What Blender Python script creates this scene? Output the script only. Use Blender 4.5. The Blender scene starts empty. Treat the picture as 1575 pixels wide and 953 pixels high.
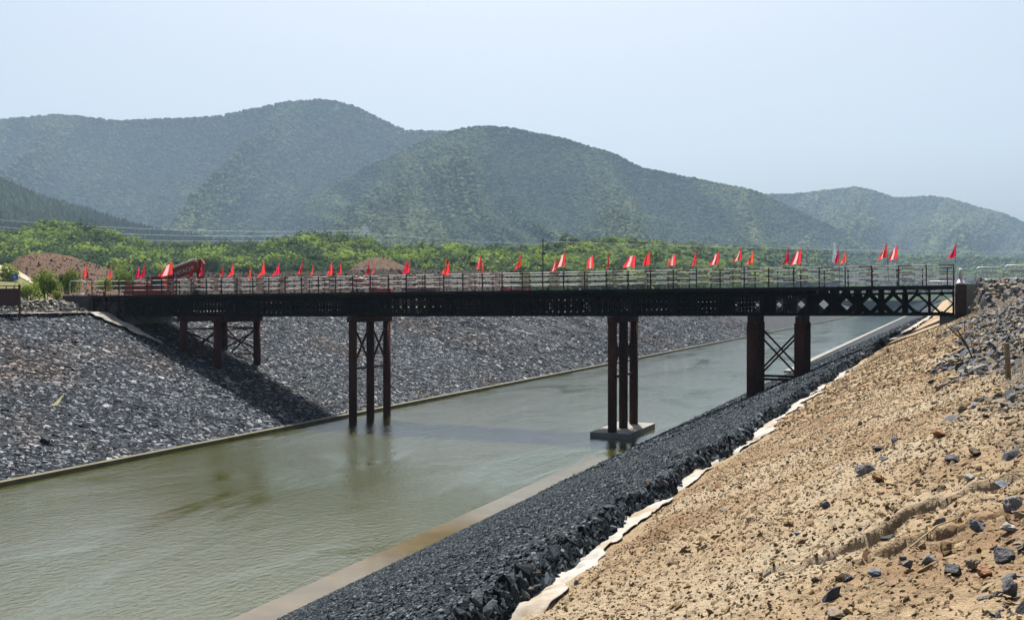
import bpy, bmesh, math, random
import numpy as np
from mathutils import Vector, Matrix, Euler
R = math.radians
random.seed(7); rng = np.random.default_rng(7)
S = bpy.context.scene
COL = S.collection

# ---------------------------------------------------------------- camera, world, sun, exposure
F_PX = 1550.0; CX = 787.5; CY = 476.5; HOR = 457.0; EYE = 10.1; YAW = R(23.3)
PITCH = math.atan((CY - HOR) / F_PX)
cam = bpy.data.cameras.new('camera'); camo = bpy.data.objects.new('camera', cam); COL.objects.link(camo)
cam.sensor_width = 36; cam.lens = 36 * F_PX / 1575; cam.clip_start = 0.1; cam.clip_end = 20000
camo.location = (0, 0, EYE); camo.rotation_euler = (math.pi / 2 - PITCH, 0, YAW)
S.camera = camo
SUN_DIR = Vector((-0.20, 0.45, 1.0)).normalized()
SUN_EL = math.asin(SUN_DIR.z); SUN_AZ = math.atan2(SUN_DIR.x, SUN_DIR.y)
w = bpy.data.worlds.new("World"); S.world = w; w.use_nodes = True
nt = w.node_tree; bg = nt.nodes['Background']
sky = nt.nodes.new('ShaderNodeTexSky'); sky.sky_type = 'NISHITA'; sky.sun_disc = False
sky.sun_elevation = SUN_EL; sky.sun_rotation = SUN_AZ
sky.air_density = 1.0; sky.dust_density = 7.5; sky.ozone_density = 1.3; sky.altitude = 50
nt.links.new(sky.outputs[0], bg.inputs[0]); bg.inputs[1].default_value = 0.062
sl = bpy.data.lights.new('sun', 'SUN'); sl.energy = 5.0; sl.angle = R(0.5); sl.color = (1, 0.95, 0.87)
so = bpy.data.objects.new('sun', sl); COL.objects.link(so)
so.rotation_euler = (-SUN_DIR).to_track_quat('-Z', 'Y').to_euler(); so.location = (0, 0, 60)
S.view_settings.view_transform = 'Standard'; S.view_settings.look = 'None'
S.view_settings.exposure = 1.36; S.view_settings.gamma = 1.0

# ---------------------------------------------------------------- geometry helpers
cy_, sy_ = math.cos(YAW), math.sin(YAW)
def ground_pt(px, Z):
    """world x, y of the point seen in photo column px at view depth Z (numpy friendly)"""
    a = (px - CX) / F_PX * Z
    return a * cy_ - Z * sy_, a * sy_ + Z * cy_
def z_of(py, Z): return EYE + (HOR - py) / F_PX * Z
def at_Y(px, Y):
    """x coordinate at which photo column px meets the plane y = Y, and its depth"""
    r = (px - CX) / F_PX
    X = Y * (r * cy_ - sy_) / (cy_ + sy_ * r)
    return X, Y * cy_ - X * sy_
def at_plane(px, py, a, b):
    """point on plane z = a + b x seen at (px, py)"""
    r = (px - CX) / F_PX; v = (HOR - py) / F_PX; k = r * cy_ - sy_
    Z = (a - EYE) / (v - b * k)
    x, y = ground_pt(px, Z); return x, y, a + b * x

def hsh(ix, iy, seed):
    n = (ix.astype(np.int64) * 374761393 + iy.astype(np.int64) * 668265263 + seed * 1274126177) & 0xffffffff
    n = ((n ^ (n >> 13)) * 1274126177) & 0xffffffff
    return ((n ^ (n >> 16)) & 0xffff) / 65535.0
def vnoise(x, y, seed=0):
    x = np.asarray(x, float); y = np.asarray(y, float); x, y = np.broadcast_arrays(x, y)
    ix = np.floor(x); iy = np.floor(y); fx = x - ix; fy = y - iy
    fx = fx * fx * (3 - 2 * fx); fy = fy * fy * (3 - 2 * fy)
    a = hsh(ix, iy, seed); b = hsh(ix + 1, iy, seed); c = hsh(ix, iy + 1, seed); d = hsh(ix + 1, iy + 1, seed)
    return (a * (1 - fx) + b * fx) * (1 - fy) + (c * (1 - fx) + d * fx) * fy
def fbm(x, y, oct=4, seed=0):
    s = 0; a = 0.5; t = 0
    for i in range(oct):
        s = s + a * vnoise(np.asarray(x) * 2 ** i, np.asarray(y) * 2 ** i, seed + i * 17); t += a; a *= 0.5
    return s / t
def sstep(e0, e1, x):
    t = np.clip((np.asarray(x, float) - e0) / (e1 - e0), 0, 1); return t * t * (3 - 2 * t)

# ---------------------------------------------------------------- object helpers
def tag(o, label=None, cat=None, group=None, kind=None):
    if label: o['label'] = label
    if cat: o['category'] = cat
    if group: o['group'] = group
    if kind: o['kind'] = kind
    return o
def empty(name, loc=(0, 0, 0), rz=0):
    o = bpy.data.objects.new(name, None); COL.objects.link(o); o.location = loc; o.rotation_euler = (0, 0, rz); return o
def link(name, me, parent=None, loc=None):
    o = bpy.data.objects.new(name, me); COL.objects.link(o)
    if parent: o.parent = parent
    if loc: o.location = loc
    return o
class MB:
    def __init__(s): s.v = []; s.f = []; s.sm = []
    def box(s, x0, x1, y0, y1, z0, z1):
        b = len(s.v)
        s.v += [(x0,y0,z0),(x1,y0,z0),(x1,y1,z0),(x0,y1,z0),(x0,y0,z1),(x1,y0,z1),(x1,y1,z1),(x0,y1,z1)]
        s.f += [tuple(b + i for i in q) for q in ((3,2,1,0),(4,5,6,7),(0,1,5,4),(1,2,6,5),(2,3,7,6),(3,0,4,7))]; return s
    def bar(s, p, q, wx, wy=None, up=(0, 0, 1)):
        """rectangular bar from p to q"""
        wy = wy or wx; p = Vector(p); q = Vector(q); d = (q - p).normalized(); u = Vector(up)
        if abs(d.dot(u)) > 0.98: u = Vector((0, 1, 0)) if abs(d.y) < .9 else Vector((1, 0, 0))
        a = d.cross(u).normalized() * wx / 2; c = a.cross(d).normalized() * wy / 2
        b = len(s.v)
        for e in (p, q):
            for m, n in ((-1,-1),(1,-1),(1,1),(-1,1)): s.v.append(tuple(e + a * m + c * n))
        s.f += [tuple(b + i for i in t) for t in ((0,1,2,3),(7,6,5,4),(0,4,5,1),(1,5,6,2),(2,6,7,3),(3,7,4,0))]; return s
    def tube(s, pts, r, n=8, cap=True):
        pts = [Vector(p) for p in pts]; rr = r if isinstance(r, (list, tuple)) else [r] * len(pts); b = len(s.v)
        for i, p in enumerate(pts):
            d = (pts[min(i + 1, len(pts) - 1)] - pts[max(i - 1, 0)]).normalized()
            u = Vector((0, 0, 1)) if abs(d.z) < .9 else Vector((1, 0, 0))
            a = d.cross(u).normalized(); c = a.cross(d)
            for k in range(n):
                t = 2 * math.pi * k / n; s.v.append(tuple(p + (a * math.cos(t) + c * math.sin(t)) * rr[i]))
        for i in range(len(pts) - 1):
            for k in range(n):
                k2 = (k + 1) % n; s.f.append((b + i*n + k, b + i*n + k2, b + (i+1)*n + k2, b + (i+1)*n + k))
        if cap:
            s.f.append(tuple(b + k for k in range(n))[::-1]); s.f.append(tuple(b + (len(pts)-1)*n + k for k in range(n)))
        return s
    def prism(s, poly, y0, y1):
        """polygon in x, z given thickness along y"""
        b = len(s.v); n = len(poly)
        s.v += [(x, y0, z) for x, z in poly] + [(x, y1, z) for x, z in poly]
        s.f += [tuple(b + i for i in range(n)), tuple(b + n + i for i in range(n))[::-1]]
        s.f += [(b + i, b + n + i, b + n + (i + 1) % n, b + (i + 1) % n) for i in range(n)]; return s
    def mesh(s, name, mat, smooth=False):
        me = bpy.data.meshes.new(name); me.from_pydata(s.v, [], s.f)
        bm = bmesh.new(); bm.from_mesh(me); bmesh.ops.recalc_face_normals(bm, faces=bm.faces); bm.to_mesh(me); bm.free()
        if mat: me.materials.append(mat)
        if smooth: me.polygons.foreach_set('use_smooth', [True] * len(me.polygons))
        me.update(); return me
    def build(s, name, mat, parent=None, smooth=False, loc=None):
        return link(name, s.mesh(name, mat, smooth), parent, loc)
def grid_mesh(name, X, Y, Z, mat, smooth=True):
    """X, Y, Z arrays of shape (n, m)"""
    n, m = X.shape; me = bpy.data.meshes.new(name)
    co = np.stack([X, Y, Z], -1).reshape(-1, 3).astype(np.float32)
    i = np.arange(n - 1)[:, None]; j = np.arange(m - 1)[None, :]
    q = np.stack([i*m + j, (i+1)*m + j, (i+1)*m + j + 1, i*m + j + 1], -1).reshape(-1, 4).astype(np.int32)
    me.vertices.add(len(co)); me.vertices.foreach_set('co', co.ravel())
    me.loops.add(q.size); me.loops.foreach_set('vertex_index', q.ravel())
    me.polygons.add(len(q)); me.polygons.foreach_set('loop_start', np.arange(0, q.size, 4, dtype=np.int32))
    me.polygons.foreach_set('loop_total', np.full(len(q), 4, dtype=np.int32))
    me.update(calc_edges=True); me.validate()
    if len(me.polygons) and me.polygons[0].normal.z < 0: me.flip_normals()
    if smooth: me.polygons.foreach_set('use_smooth', np.ones(len(me.polygons), bool))
    me.materials.append(mat); me.update(); return me

# ---------------------------------------------------------------- material helpers
def mat_new(name, rough=0.8, col=(0.3, 0.3, 0.3), spec=0.3, metal=0.0):
    m = bpy.data.materials.new(name); m.use_nodes = True
    b = m.node_tree.nodes['Principled BSDF']
    b.inputs['Base Color'].default_value = (*col, 1); b.inputs['Roughness'].default_value = rough
    b.inputs['Specular IOR Level'].default_value = spec; b.inputs['Metallic'].default_value = metal
    return m
def N(m, t, **kw):
    n = m.node_tree.nodes.new(t)
    for k, v in kw.items(): setattr(n, k, v)
    return n
def L(m, a, b): m.node_tree.links.new(a, b)
def ramp(m, fac, stops, interp='LINEAR'):
    r = N(m, 'ShaderNodeValToRGB'); cr = r.color_ramp; cr.interpolation = interp
    while len(cr.elements) < len(stops): cr.elements.new(0.5)
    for e, (p, c) in zip(cr.elements, stops): e.position = p; e.color = (*c, 1) if len(c) == 3 else c
    L(m, fac, r.inputs[0]); return r.outputs[0]
def noise(m, scale, detail=4, rough=0.55, coord='Object', stretch=None, dist=0.0):
    if coord == 'Position': c = N(m, 'ShaderNodeNewGeometry').outputs['Position']
    else: c = N(m, 'ShaderNodeTexCoord').outputs[coord]
    if stretch:
        mp = N(m, 'ShaderNodeMapping'); mp.inputs['Scale'].default_value = stretch; L(m, c, mp.inputs[0]); c = mp.outputs[0]
    n = N(m, 'ShaderNodeTexNoise'); n.inputs['Scale'].default_value = scale; n.inputs['Detail'].default_value = detail
    n.inputs['Roughness'].default_value = rough; n.inputs['Distortion'].default_value = dist
    L(m, c, n.inputs['Vector']); return n.outputs['Fac']
def mixc(m, fac, a, b, mode='MIX'):
    n = N(m, 'ShaderNodeMix', data_type='RGBA', blend_type=mode)
    if isinstance(fac, (int, float)): n.inputs[0].default_value = fac
    else: L(m, fac, n.inputs[0])
    for s, v in ((6, a), (7, b)):
        if isinstance(v, tuple): n.inputs[s].default_value = (*v, 1)
        else: L(m, v, n.inputs[s])
    return n.outputs[2]
def bump(m, h, strength=0.5, dist=0.05):
    b = N(m, 'ShaderNodeBump'); b.inputs['Strength'].default_value = strength; b.inputs['Distance'].default_value = dist
    L(m, h, b.inputs['Height']); L(m, b.outputs[0], m.node_tree.nodes['Principled BSDF'].inputs['Normal']); return b
def setc(m, c, k=0.61):
    if k != 1: c = mixc(m, 1.0, c, (k, k, k), 'MULTIPLY')
    L(m, c, m.node_tree.nodes['Principled BSDF'].inputs['Base Color'])
def rnd(m): return N(m, 'ShaderNodeObjectInfo').outputs['Random']
def simple(name, c1, c2, scale=3, rough=0.7, spec=0.3, bmp=0.2, bd=0.01, coord='Object', metal=0.0, detail=5):
    m = mat_new(name, rough, c1, spec, metal); n = noise(m, scale, detail, coord=coord)
    setc(m, ramp(m, n, [(0.35, c1), (0.65, c2)]))
    if bmp: bump(m, n, bmp, bd)
    return m

# steels and concretes
M_TRUSS = simple('truss_paint', (0.005, 0.006, 0.007), (0.011, 0.009, 0.008), 4, 0.8, 0.12, 0.15)
M_DECK = simple('deck_steel', (0.012, 0.012, 0.013), (0.03, 0.022, 0.018), 2, 0.85, 0.12)
M_RUST = mat_new('rusty_pile_steel', 0.85, (0.1, 0.04, 0.03), 0.12)
n1 = noise(M_RUST, 1.2, 8, 0.65, stretch=(1.5, 1.5, 0.5)); n2 = noise(M_RUST, 9, 6)
c = ramp(M_RUST, n1, [(0.3, (0.04, 0.012, 0.008)), (0.55, (0.085, 0.024, 0.014)), (0.75, (0.17, 0.06, 0.032))])
setc(M_RUST, mixc(M_RUST, 0.5, c, ramp(M_RUST, n2, [(0.3, (0.035, 0.012, 0.008)), (0.7, (0.11, 0.034, 0.018))]))); bump(M_RUST, n2, 0.3, 0.01)
M_POST = simple('rail_post_steel', (0.025, 0.010, 0.009), (0.06, 0.02, 0.015), 3, 0.7)
M_CONC = simple('concrete', (0.20, 0.20, 0.19), (0.30, 0.295, 0.27), 1.5, 0.9, 0.2, 0.3, 0.02)
M_TOE = simple('silty_concrete', (0.07, 0.065, 0.028), (0.12, 0.11, 0.055), 1.2, 0.75, 0.3, 0.2, 0.02)
M_WETTOE = simple('wet_silty_concrete', (0.10, 0.075, 0.03), (0.15, 0.115, 0.055), 0.6, 0.12, 0.8, 0.25, 0.01)
M_SHEET = simple('brown_steel_sheet', (0.05, 0.022, 0.018), (0.09, 0.04, 0.03), 2, 0.6)
M_BOARD = simple('maroon_board', (0.055, 0.012, 0.014), (0.075, 0.018, 0.018), 1, 0.6)
M_GALV = simple('galvanised_steel', (0.62, 0.63, 0.64), (0.8, 0.8, 0.8), 6, 0.4, 0.5, 0.05, metal=0.2)
M_BLACK = simple('black_rubber', (0.012, 0.012, 0.012), (0.03, 0.03, 0.03), 6, 0.8)
M_ORANGE = simple('orange_machine_paint', (0.22, 0.03, 0.015), (0.34, 0.055, 0.025), 1, 0.45, 0.4, 0.05)
M_REDP = simple('red_machine_paint', (0.34, 0.03, 0.02), (0.45, 0.05, 0.03), 1, 0.5, 0.4, 0.05)
M_WHITE = simple('white_paint', (0.7, 0.7, 0.7), (0.82, 0.82, 0.8), 3, 0.6)
M_BLUE = mat_new('blue_sign_paint', 0.5, (0.05, 0.11, 0.45))
M_GLASS = mat_new('cab_glass', 0.08, (0.03, 0.04, 0.05), 0.6)
M_DARKMET = simple('dark_metal', (0.03, 0.03, 0.03), (0.07, 0.06, 0.055), 5, 0.6)
M_BAMBOO = simple('weathered_bamboo', (0.22, 0.17, 0.09), (0.36, 0.29, 0.17), 12, 0.8)
M_STICK = simple('dark_wood_stake', (0.06, 0.045, 0.03), (0.13, 0.10, 0.06), 8, 0.9)
# rail with painted red and white bands along x
M_RAIL = mat_new('banded_rail_paint', 0.55, (0.7, 0.7, 0.7), 0.4)
sx = N(M_RAIL, 'ShaderNodeSeparateXYZ'); tc = N(M_RAIL, 'ShaderNodeTexCoord'); L(M_RAIL, tc.outputs['Object'], sx.inputs[0])
q = N(M_RAIL, 'ShaderNodeMath', operation='FRACT'); q0 = N(M_RAIL, 'ShaderNodeMath', operation='MULTIPLY'); q0.inputs[1].default_value = 1 / 2.4
L(M_RAIL, sx.outputs[0], q0.inputs[0]); L(M_RAIL, q0.outputs[0], q.inputs[0])
bands = ramp(M_RAIL, q.outputs[0], [(0.0, (0.9, 0.88, 0.86)), (0.62, (0.20, 0.06, 0.05)), (0.97, (0.9, 0.88, 0.86))], 'CONSTANT')
setc(M_RAIL, mixc(M_RAIL, ramp(M_RAIL, noise(M_RAIL, 2.5, 5), [(0.45, (0, 0, 0)), (0.75, (0.6, 0.6, 0.6))]), bands, (0.22, 0.14, 0.11)))

# stones: the tone differs from stone to stone
def stone_mat(name, stops, rough=0.92, scale=9, spec=0.10, bs=0.5, stain=None):
    m = mat_new(name, rough, spec=spec); c = ramp(m, rnd(m), stops)
    n = noise(m, scale, 5, 0.65)
    c = mixc(m, 0.8, c, ramp(m, n, [(0.3, (0.55, 0.55, 0.55)), (0.7, (1.35, 1.32, 1.28))]), 'MULTIPLY')
    if stain:
        q_ = ramp(m, noise(m, 0.07, 5, 0.65, 'Position'), [(0.52, (0, 0, 0)), (0.70, (.9, .9, .9))]); c = mixc(m, q_, c, stain, 'MULTIPLY')
    setc(m, c); bump(m, n, bs, 0.04); return m
M_ST_L = stone_mat('grey_slate_riprap', [(0, (0.006, 0.010, 0.015)), (0.45, (0.022, 0.030, 0.041)), (0.70, (0.065, 0.080, 0.100)), (0.9, (0.165, 0.185, 0.215)), (1, (0.36, 0.38, 0.41))], stain=(1.3, .90, .68), bs=0.7)
M_ST_R = stone_mat('dark_slate_riprap', [(0, (0.010, 0.018, 0.025)), (0.5, (0.036, 0.050, 0.064)), (0.85, (0.085, 0.108, 0.128)), (0.98, (0.2, 0.24, 0.26)), (1, (0.14, 0.10, 0.06))])
M_ST_E = stone_mat('black_slate_blocks', [(0, (0.025, 0.028, 0.032)), (0.6, (0.055, 0.062, 0.07)), (0.93, (0.12, 0.125, 0.13)), (0.97, (0.26, 0.12, 0.05)), (1, (0.30, 0.15, 0.07))], scale=5, bs=0.9)
M_ST_B = stone_mat('rubble_stone', [(0, (0.06, 0.065, 0.075)), (0.4, (0.14, 0.15, 0.165)), (0.7, (0.26, 0.265, 0.27)), (0.85, (0.30, 0.24, 0.16)), (1, (0.42, 0.38, 0.3))])
M_CLOD = stone_mat('sandy_clods', [(0, (0.19, 0.13, 0.07)), (0.5, (0.29, 0.215, 0.125)), (0.85, (0.36, 0.285, 0.18)), (0.95, (0.20, 0.19, 0.18)), (1, (0.30, 0.15, 0.08))], rough=0.95)

# ---------------------------------------------------------------- stones to scatter
def rock_mesh(name, seed, mat, flat=0.6, n=14, lng=1.0):
    rr = random.Random(seed); bm = bmesh.new()
    for i in range(n):
        v = Vector((rr.gauss(0, 1), rr.gauss(0, 1), rr.gauss(0, 1))).normalized() * rr.uniform(0.36, 0.52)
        bm.verts.new((v.x * lng, v.y, v.z * flat))
    r = bmesh.ops.convex_hull(bm, input=bm.verts)
    for v in [v for v in bm.verts if not v.link_faces]: bm.verts.remove(v)
    bmesh.ops.recalc_face_normals(bm, faces=bm.faces)
    me = bpy.data.meshes.new(name); bm.to_mesh(me); bm.free(); me.materials.append(mat); return me
def rock_mesh_fine(name, seed, mat, flat=0.7, lng=1.0):
    """larger stone: a cut hull with chipped, uneven faces"""
    rr = random.Random(seed); bm = bmesh.new()
    for i in range(12):
        v = Vector((rr.gauss(0, 1), rr.gauss(0, 1), rr.gauss(0, 1))).normalized() * rr.uniform(0.4, 0.52)
        bm.verts.new((v.x * lng, v.y, v.z * flat))
    bmesh.ops.convex_hull(bm, input=bm.verts)
    for v in [v for v in bm.verts if not v.link_faces]: bm.verts.remove(v)
    bmesh.ops.bevel(bm, geom=bm.edges[:], offset=0.03, segments=1, affect='EDGES')
    bmesh.ops.triangulate(bm, faces=bm.faces); bmesh.ops.subdivide_edges(bm, edges=[e for e in bm.edges if e.calc_length() > 0.12], cuts=2, use_grid_fill=True)
    for v in bm.verts: v.co += v.co.normalized() * rr.gauss(0, 0.012)
    bmesh.ops.recalc_face_normals(bm, faces=bm.faces)
    me = bpy.data.meshes.new(name); bm.to_mesh(me); bm.free(); me.materials.append(mat); return me
def proto_collection(name, meshes):
    c = bpy.data.collections.new(name)
    for i, me in enumerate(meshes):
        o = bpy.data.objects.new('%s_%02d' % (name, i), me); c.objects.link(o)
    return c
def scatter(name, pts, rot, scl, idx, coll, parent=None):
    me = bpy.data.meshes.new(name); n = len(pts); me.vertices.add(n); me.vertices.foreach_set('co', np.asarray(pts, np.float32).ravel())
    for an, ty, arr in (('rot', 'FLOAT_VECTOR', rot), ('scl', 'FLOAT_VECTOR', scl)):
        a = me.attributes.new(an, ty, 'POINT'); a.data.foreach_set('vector', np.asarray(arr, np.float32).ravel())
    a = me.attributes.new('idx', 'INT', 'POINT'); a.data.foreach_set('value', np.asarray(idx, np.int32))
    o = link(name, me, parent)
    ng = bpy.data.node_groups.new(name, 'GeometryNodeTree')
    ng.interface.new_socket('Geometry', in_out='INPUT', socket_type='NodeSocketGeometry')
    ng.interface.new_socket('Geometry', in_out='OUTPUT', socket_type='NodeSocketGeometry')
    gi = ng.nodes.new('NodeGroupInput'); go = ng.nodes.new('NodeGroupOutput')
    ci = ng.nodes.new('GeometryNodeCollectionInfo'); ci.inputs['Collection'].default_value = coll
    ci.inputs['Separate Children'].default_value = True; ci.inputs['Reset Children'].default_value = True
    ip = ng.nodes.new('GeometryNodeInstanceOnPoints'); ip.inputs['Pick Instance'].default_value = True
    def attr(nm, ty):
        a = ng.nodes.new('GeometryNodeInputNamedAttribute'); a.data_type = ty; a.inputs['Name'].default_value = nm
        return [s for s in a.outputs if s.enabled and s.name == 'Attribute'][0]
    e = ng.nodes.new('FunctionNodeEulerToRotation')
    lk = ng.links.new
    lk(gi.outputs[0], ip.inputs['Points']); lk(ci.outputs[0], ip.inputs['Instance'])
    lk(attr('idx', 'INT'), ip.inputs['Instance Index']); lk(attr('rot', 'FLOAT_VECTOR'), e.inputs[0])
    lk(e.outputs[0], ip.inputs['Rotation']); lk(attr('scl', 'FLOAT_VECTOR'), ip.inputs['Scale']); lk(ip.outputs[0], go.inputs[0])
    md = o.modifiers.new('scatter', 'NODES'); md.node_group = ng
    tag(o, kind='stuff'); return o
def euler_on_slope(n, tilt_y, jitter):
    """random spin about the slope normal, then tilt about y; small random tumble first"""
    ph = rng.uniform(0, 2 * np.pi, n); a = rng.normal(0, jitter, n); b = rng.normal(0, jitter, n)
    def rx(t): z = np.zeros_like(t); o = z + 1; return np.stack([o,z,z, z,np.cos(t),-np.sin(t), z,np.sin(t),np.cos(t)], -1).reshape(-1, 3, 3)
    def ry(t): z = np.zeros_like(t); o = z + 1; return np.stack([np.cos(t),z,np.sin(t), z,o,z, -np.sin(t),z,np.cos(t)], -1).reshape(-1, 3, 3)
    def rz(t): z = np.zeros_like(t); o = z + 1; return np.stack([np.cos(t),-np.sin(t),z, np.sin(t),np.cos(t),z, z,z,o], -1).reshape(-1, 3, 3)
    m = ry(np.zeros(n) + tilt_y) @ rx(a) @ ry(b) @ rz(ph)
    return np.stack([np.arctan2(m[:,2,1], m[:,2,2]), -np.arcsin(np.clip(m[:,2,0], -1, 1)), np.arctan2(m[:,1,0], m[:,0,0])], -1)

# ================================================================ THE SETTING
XL0, XL1 = -70.0, -46.4      # left bank crest, left waterline
XR1, XE = -19.25, -4.8       # right waterline, upper edge of the right stone facing
ZL = 8.5; SL = ZL / (XL1 - XL0)
def z_left(x): return ZL - (x - XL0) * SL
SR = 0.425
def plane_r(x): return 8.4 + SR * x
YB0, YB1 = 69.3, 75.4         # near and far face of the bridge

# ledges eroded into the sand slope near the camera (world polylines found from where they stand)
LEDGES = []
for pts, dep in ((((1275, 842), (1330, 822), (1370, 798), (1425, 768), (1470, 755), (1530, 735)), 0.11),
                 (((1330, 858), (1370, 843), (1415, 829), (1450, 826)), 0.08),
                 (((1440, 820), (1480, 806), (1520, 795)), 0.07), (((1180, 872), (1230, 858), (1275, 846)), 0.06), (((1345, 550), (1395, 528), (1445, 507)), 0.35)):
    LEDGES.append((np.array([at_plane(a, b, 8.4, SR)[:2] for a, b in pts]), dep))
def z_right(x, y, fine=True):
    x = np.asarray(x, float); y = np.asarray(y, float)
    z = plane_r(x)
    z = np.where(x > 5.9, 10.9, z)
    # approach ramp of tipped rubble behind the abutment
    ramp_z = 10.95 - np.maximum(0, 67.5 - y) * 0.30 - np.maximum(0, 1.95 - x) * 3.6 + (fbm(x * .5, y * .5, 3, 5) - .5) * 0.5
    z = np.where((y < 90), np.maximum(z, np.minimum(ramp_z, 10.95)), z)
    if fine:
        z = z + (fbm(x * .35, y * .35, 4, 11) - .5) * 0.35 + (fbm(x * 2.2, y * 1.3, 4, 23) - .5) * 0.10 * sstep(120, 20, y)
        z = z + (fbm(x * 9, y * 7, 3, 31) - .5) * 0.06 * sstep(60, 10, y) + (fbm(x * 4.5, y * .9, 4, 37) - .5) * 0.13 * sstep(70, 15, y)
        for P, dep in LEDGES:
            dmin = np.full(x.shape, 1e9); side = np.zeros(x.shape)
            L_ = P.shape[0] - 1
            for i in range(L_):
                a = P[i]; b = P[i + 1]; d = b - a; l2 = d @ d
                t = np.clip(((x - a[0]) * d[0] + (y - a[1]) * d[1]) / l2, 0, 1)
                ex = x - a[0] - t * d[0]; ey = y - a[1] - t * d[1]; dd = np.hypot(ex, ey)
                sd = (d[0] * (y - a[1]) - d[1] * (x - a[0])) / math.sqrt(l2)
                m = dd < dmin; dmin = np.where(m, dd, dmin); side = np.where(m, sd, side)
            sc = dep / 0.2
            jag = (vnoise(x * 3.1, y * 2.3, 9) - .5) * 0.22 + (vnoise(x * .9, y * .7, 14) - .5) * .5 + (vnoise(x * 9, y * 7, 10) - .5) * 0.16 + (vnoise(x * 22, y * 19, 12) - .5) * 0.07
            wob = np.sign(side) * dmin + jag * sc; near = np.exp(-(dmin / (0.5 * sc)) ** 4)
            opn = 0.35 + 1.1 * vnoise(x * 1.3, y * .9, 19)
            z = z - dep * 2.2 * opn * near * np.exp(-((wob + 0.09 * sc) / (0.085 * sc)) ** 4)
            z = z - dep * 0.5 * near * sstep(0.0, -0.1, wob) + dep * 0.22 * near * sstep(-.02, 0.05, wob)
    return z
def off_ledge(x, y, gap=0.05):
    ok = np.ones(x.shape, bool)
    for P, dep in LEDGES:
        for i in range(len(P) - 1):
            a = P[i]; d = P[i + 1] - a; t = np.clip(((x - a[0]) * d[0] + (y - a[1]) * d[1]) / (d @ d), 0, 1)
            ok &= np.hypot(x - a[0] - t * d[0], y - a[1] - t * d[1]) > gap
    return ok
def z_stone_r(x, y):
    t = (np.asarray(x, float) - XR1) / (XE - XR1)
    return t * (plane_r(XE) + 0.36) + (fbm(x * .8, y * .5, 3, 41) - .5) * 0.16 * sstep(0, .1, t)
def edge_x(y): return XE + (fbm(np.asarray(y, float) * .5, 3.3, 3, 77) - .5) * 0.7 + np.clip((np.asarray(y, float) - 50) / 80, 0, 1) * 2.6

M_GROUND = mat_new('earth_ground', 0.95, spec=0.15)
n1 = noise(M_GROUND, 0.02, 6, coord='Position'); n2 = noise(M_GROUND, 0.6, 5, coord='Position')
c = ramp(M_GROUND, n1, [(0.4, (0.12, 0.10, 0.075)), (0.5, (0.17, 0.14, 0.10)), (0.62, (0.06, 0.075, 0.035))])
setc(M_GROUND, mixc(M_GROUND, 0.5, c, ramp(M_GROUND, n2, [(0.3, (0.5, 0.5, 0.5)), (0.7, (1.2, 1.2, 1.2))]), 'MULTIPLY')); bump(M_GROUND, n2, 0.6, 0.3)
M_BANKL = mat_new('slate_bank_left', 0.95, spec=0.05)
n2 = noise(M_BANKL, 2.2, 6, 0.75, 'Position'); n3 = noise(M_BANKL, 0.05, 3, coord='Position')
c = ramp(M_BANKL, n2, [(0.3, (0.01, 0.014, 0.018)), (0.5, (0.05, 0.056, 0.064)), (0.62, (0.13, 0.135, 0.145)), (0.75, (0.22, 0.215, 0.21))])
setc(M_BANKL, mixc(M_BANKL, ramp(M_BANKL, n3, [(0.55, (0, 0, 0)), (0.7, (0.5, 0.5, 0.5))]), c, (0.09, 0.07, 0.055))); bump(M_BANKL, n2, 1.0, 0.25)
M_BANKR = mat_new('slate_bank_right', 0.95, spec=0.08)
n2 = noise(M_BANKR, 5, 6, 0.75, 'Position')
setc(M_BANKR, ramp(M_BANKR, n2, [(0.3, (0.015, 0.02, 0.024)), (0.55, (0.05, 0.06, 0.07)), (0.75, (0.12, 0.135, 0.14))])); bump(M_BANKR, n2, 1.0, 0.12)
M_SAND = mat_new('sandy_slope', 0.95, spec=0.12)
n1 = noise(M_SAND, 0.35, 5, coord='Position'); n2 = noise(M_SAND, 7, 6, 0.7, 'Position'); n3 = noise(M_SAND, 40, 3, 0.6, 'Position')
c = ramp(M_SAND, n1, [(0.34, (0.27, 0.18, 0.105)), (0.48, (0.37, 0.28, 0.178)), (0.66, (0.43, 0.355, 0.25))])
c = mixc(M_SAND, 0.75, c, ramp(M_SAND, n2, [(0.3, (0.38, 0.34, 0.30)), (0.48, (0.95, 0.95, 0.95)), (0.72, (1.22, 1.2, 1.18))]), 'MULTIPLY')
# grey scree spreads over the sand towards the right and the bridge end
g = N(M_SAND, 'ShaderNodeNewGeometry'); sx = N(M_SAND, 'ShaderNodeSeparateXYZ'); L(M_SAND, g.outputs['Position'], sx.inputs[0])
mr = N(M_SAND, 'ShaderNodeMapRange'); mr.inputs[1].default_value = 0.0; mr.inputs[2].default_value = 2.2; L(M_SAND, sx.outputs[0], mr.inputs[0])
ad = N(M_SAND, 'ShaderNodeMath', operation='ADD'); L(M_SAND, mr.outputs[0], ad.inputs[0])
nn = noise(M_SAND, 0.9, 5, 0.7, 'Position'); L(M_SAND, nn, ad.inputs[1])
c = mixc(M_SAND, ramp(M_SAND, ad.outputs[0], [(0.75, (0, 0, 0)), (0.98, (0.85, 0.85, 0.85))]), c, (0.12, 0.115, 0.11))
setc(M_SAND, c)
hm = N(M_SAND, 'ShaderNodeMath', operation='MULTIPLY_ADD'); L(M_SAND, n3, hm.inputs[0]); hm.inputs[1].default_value = 0.3; L(M_SAND, n2, hm.inputs[2])
bump(M_SAND, hm.outputs[0], 1.0, 0.09)

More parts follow.
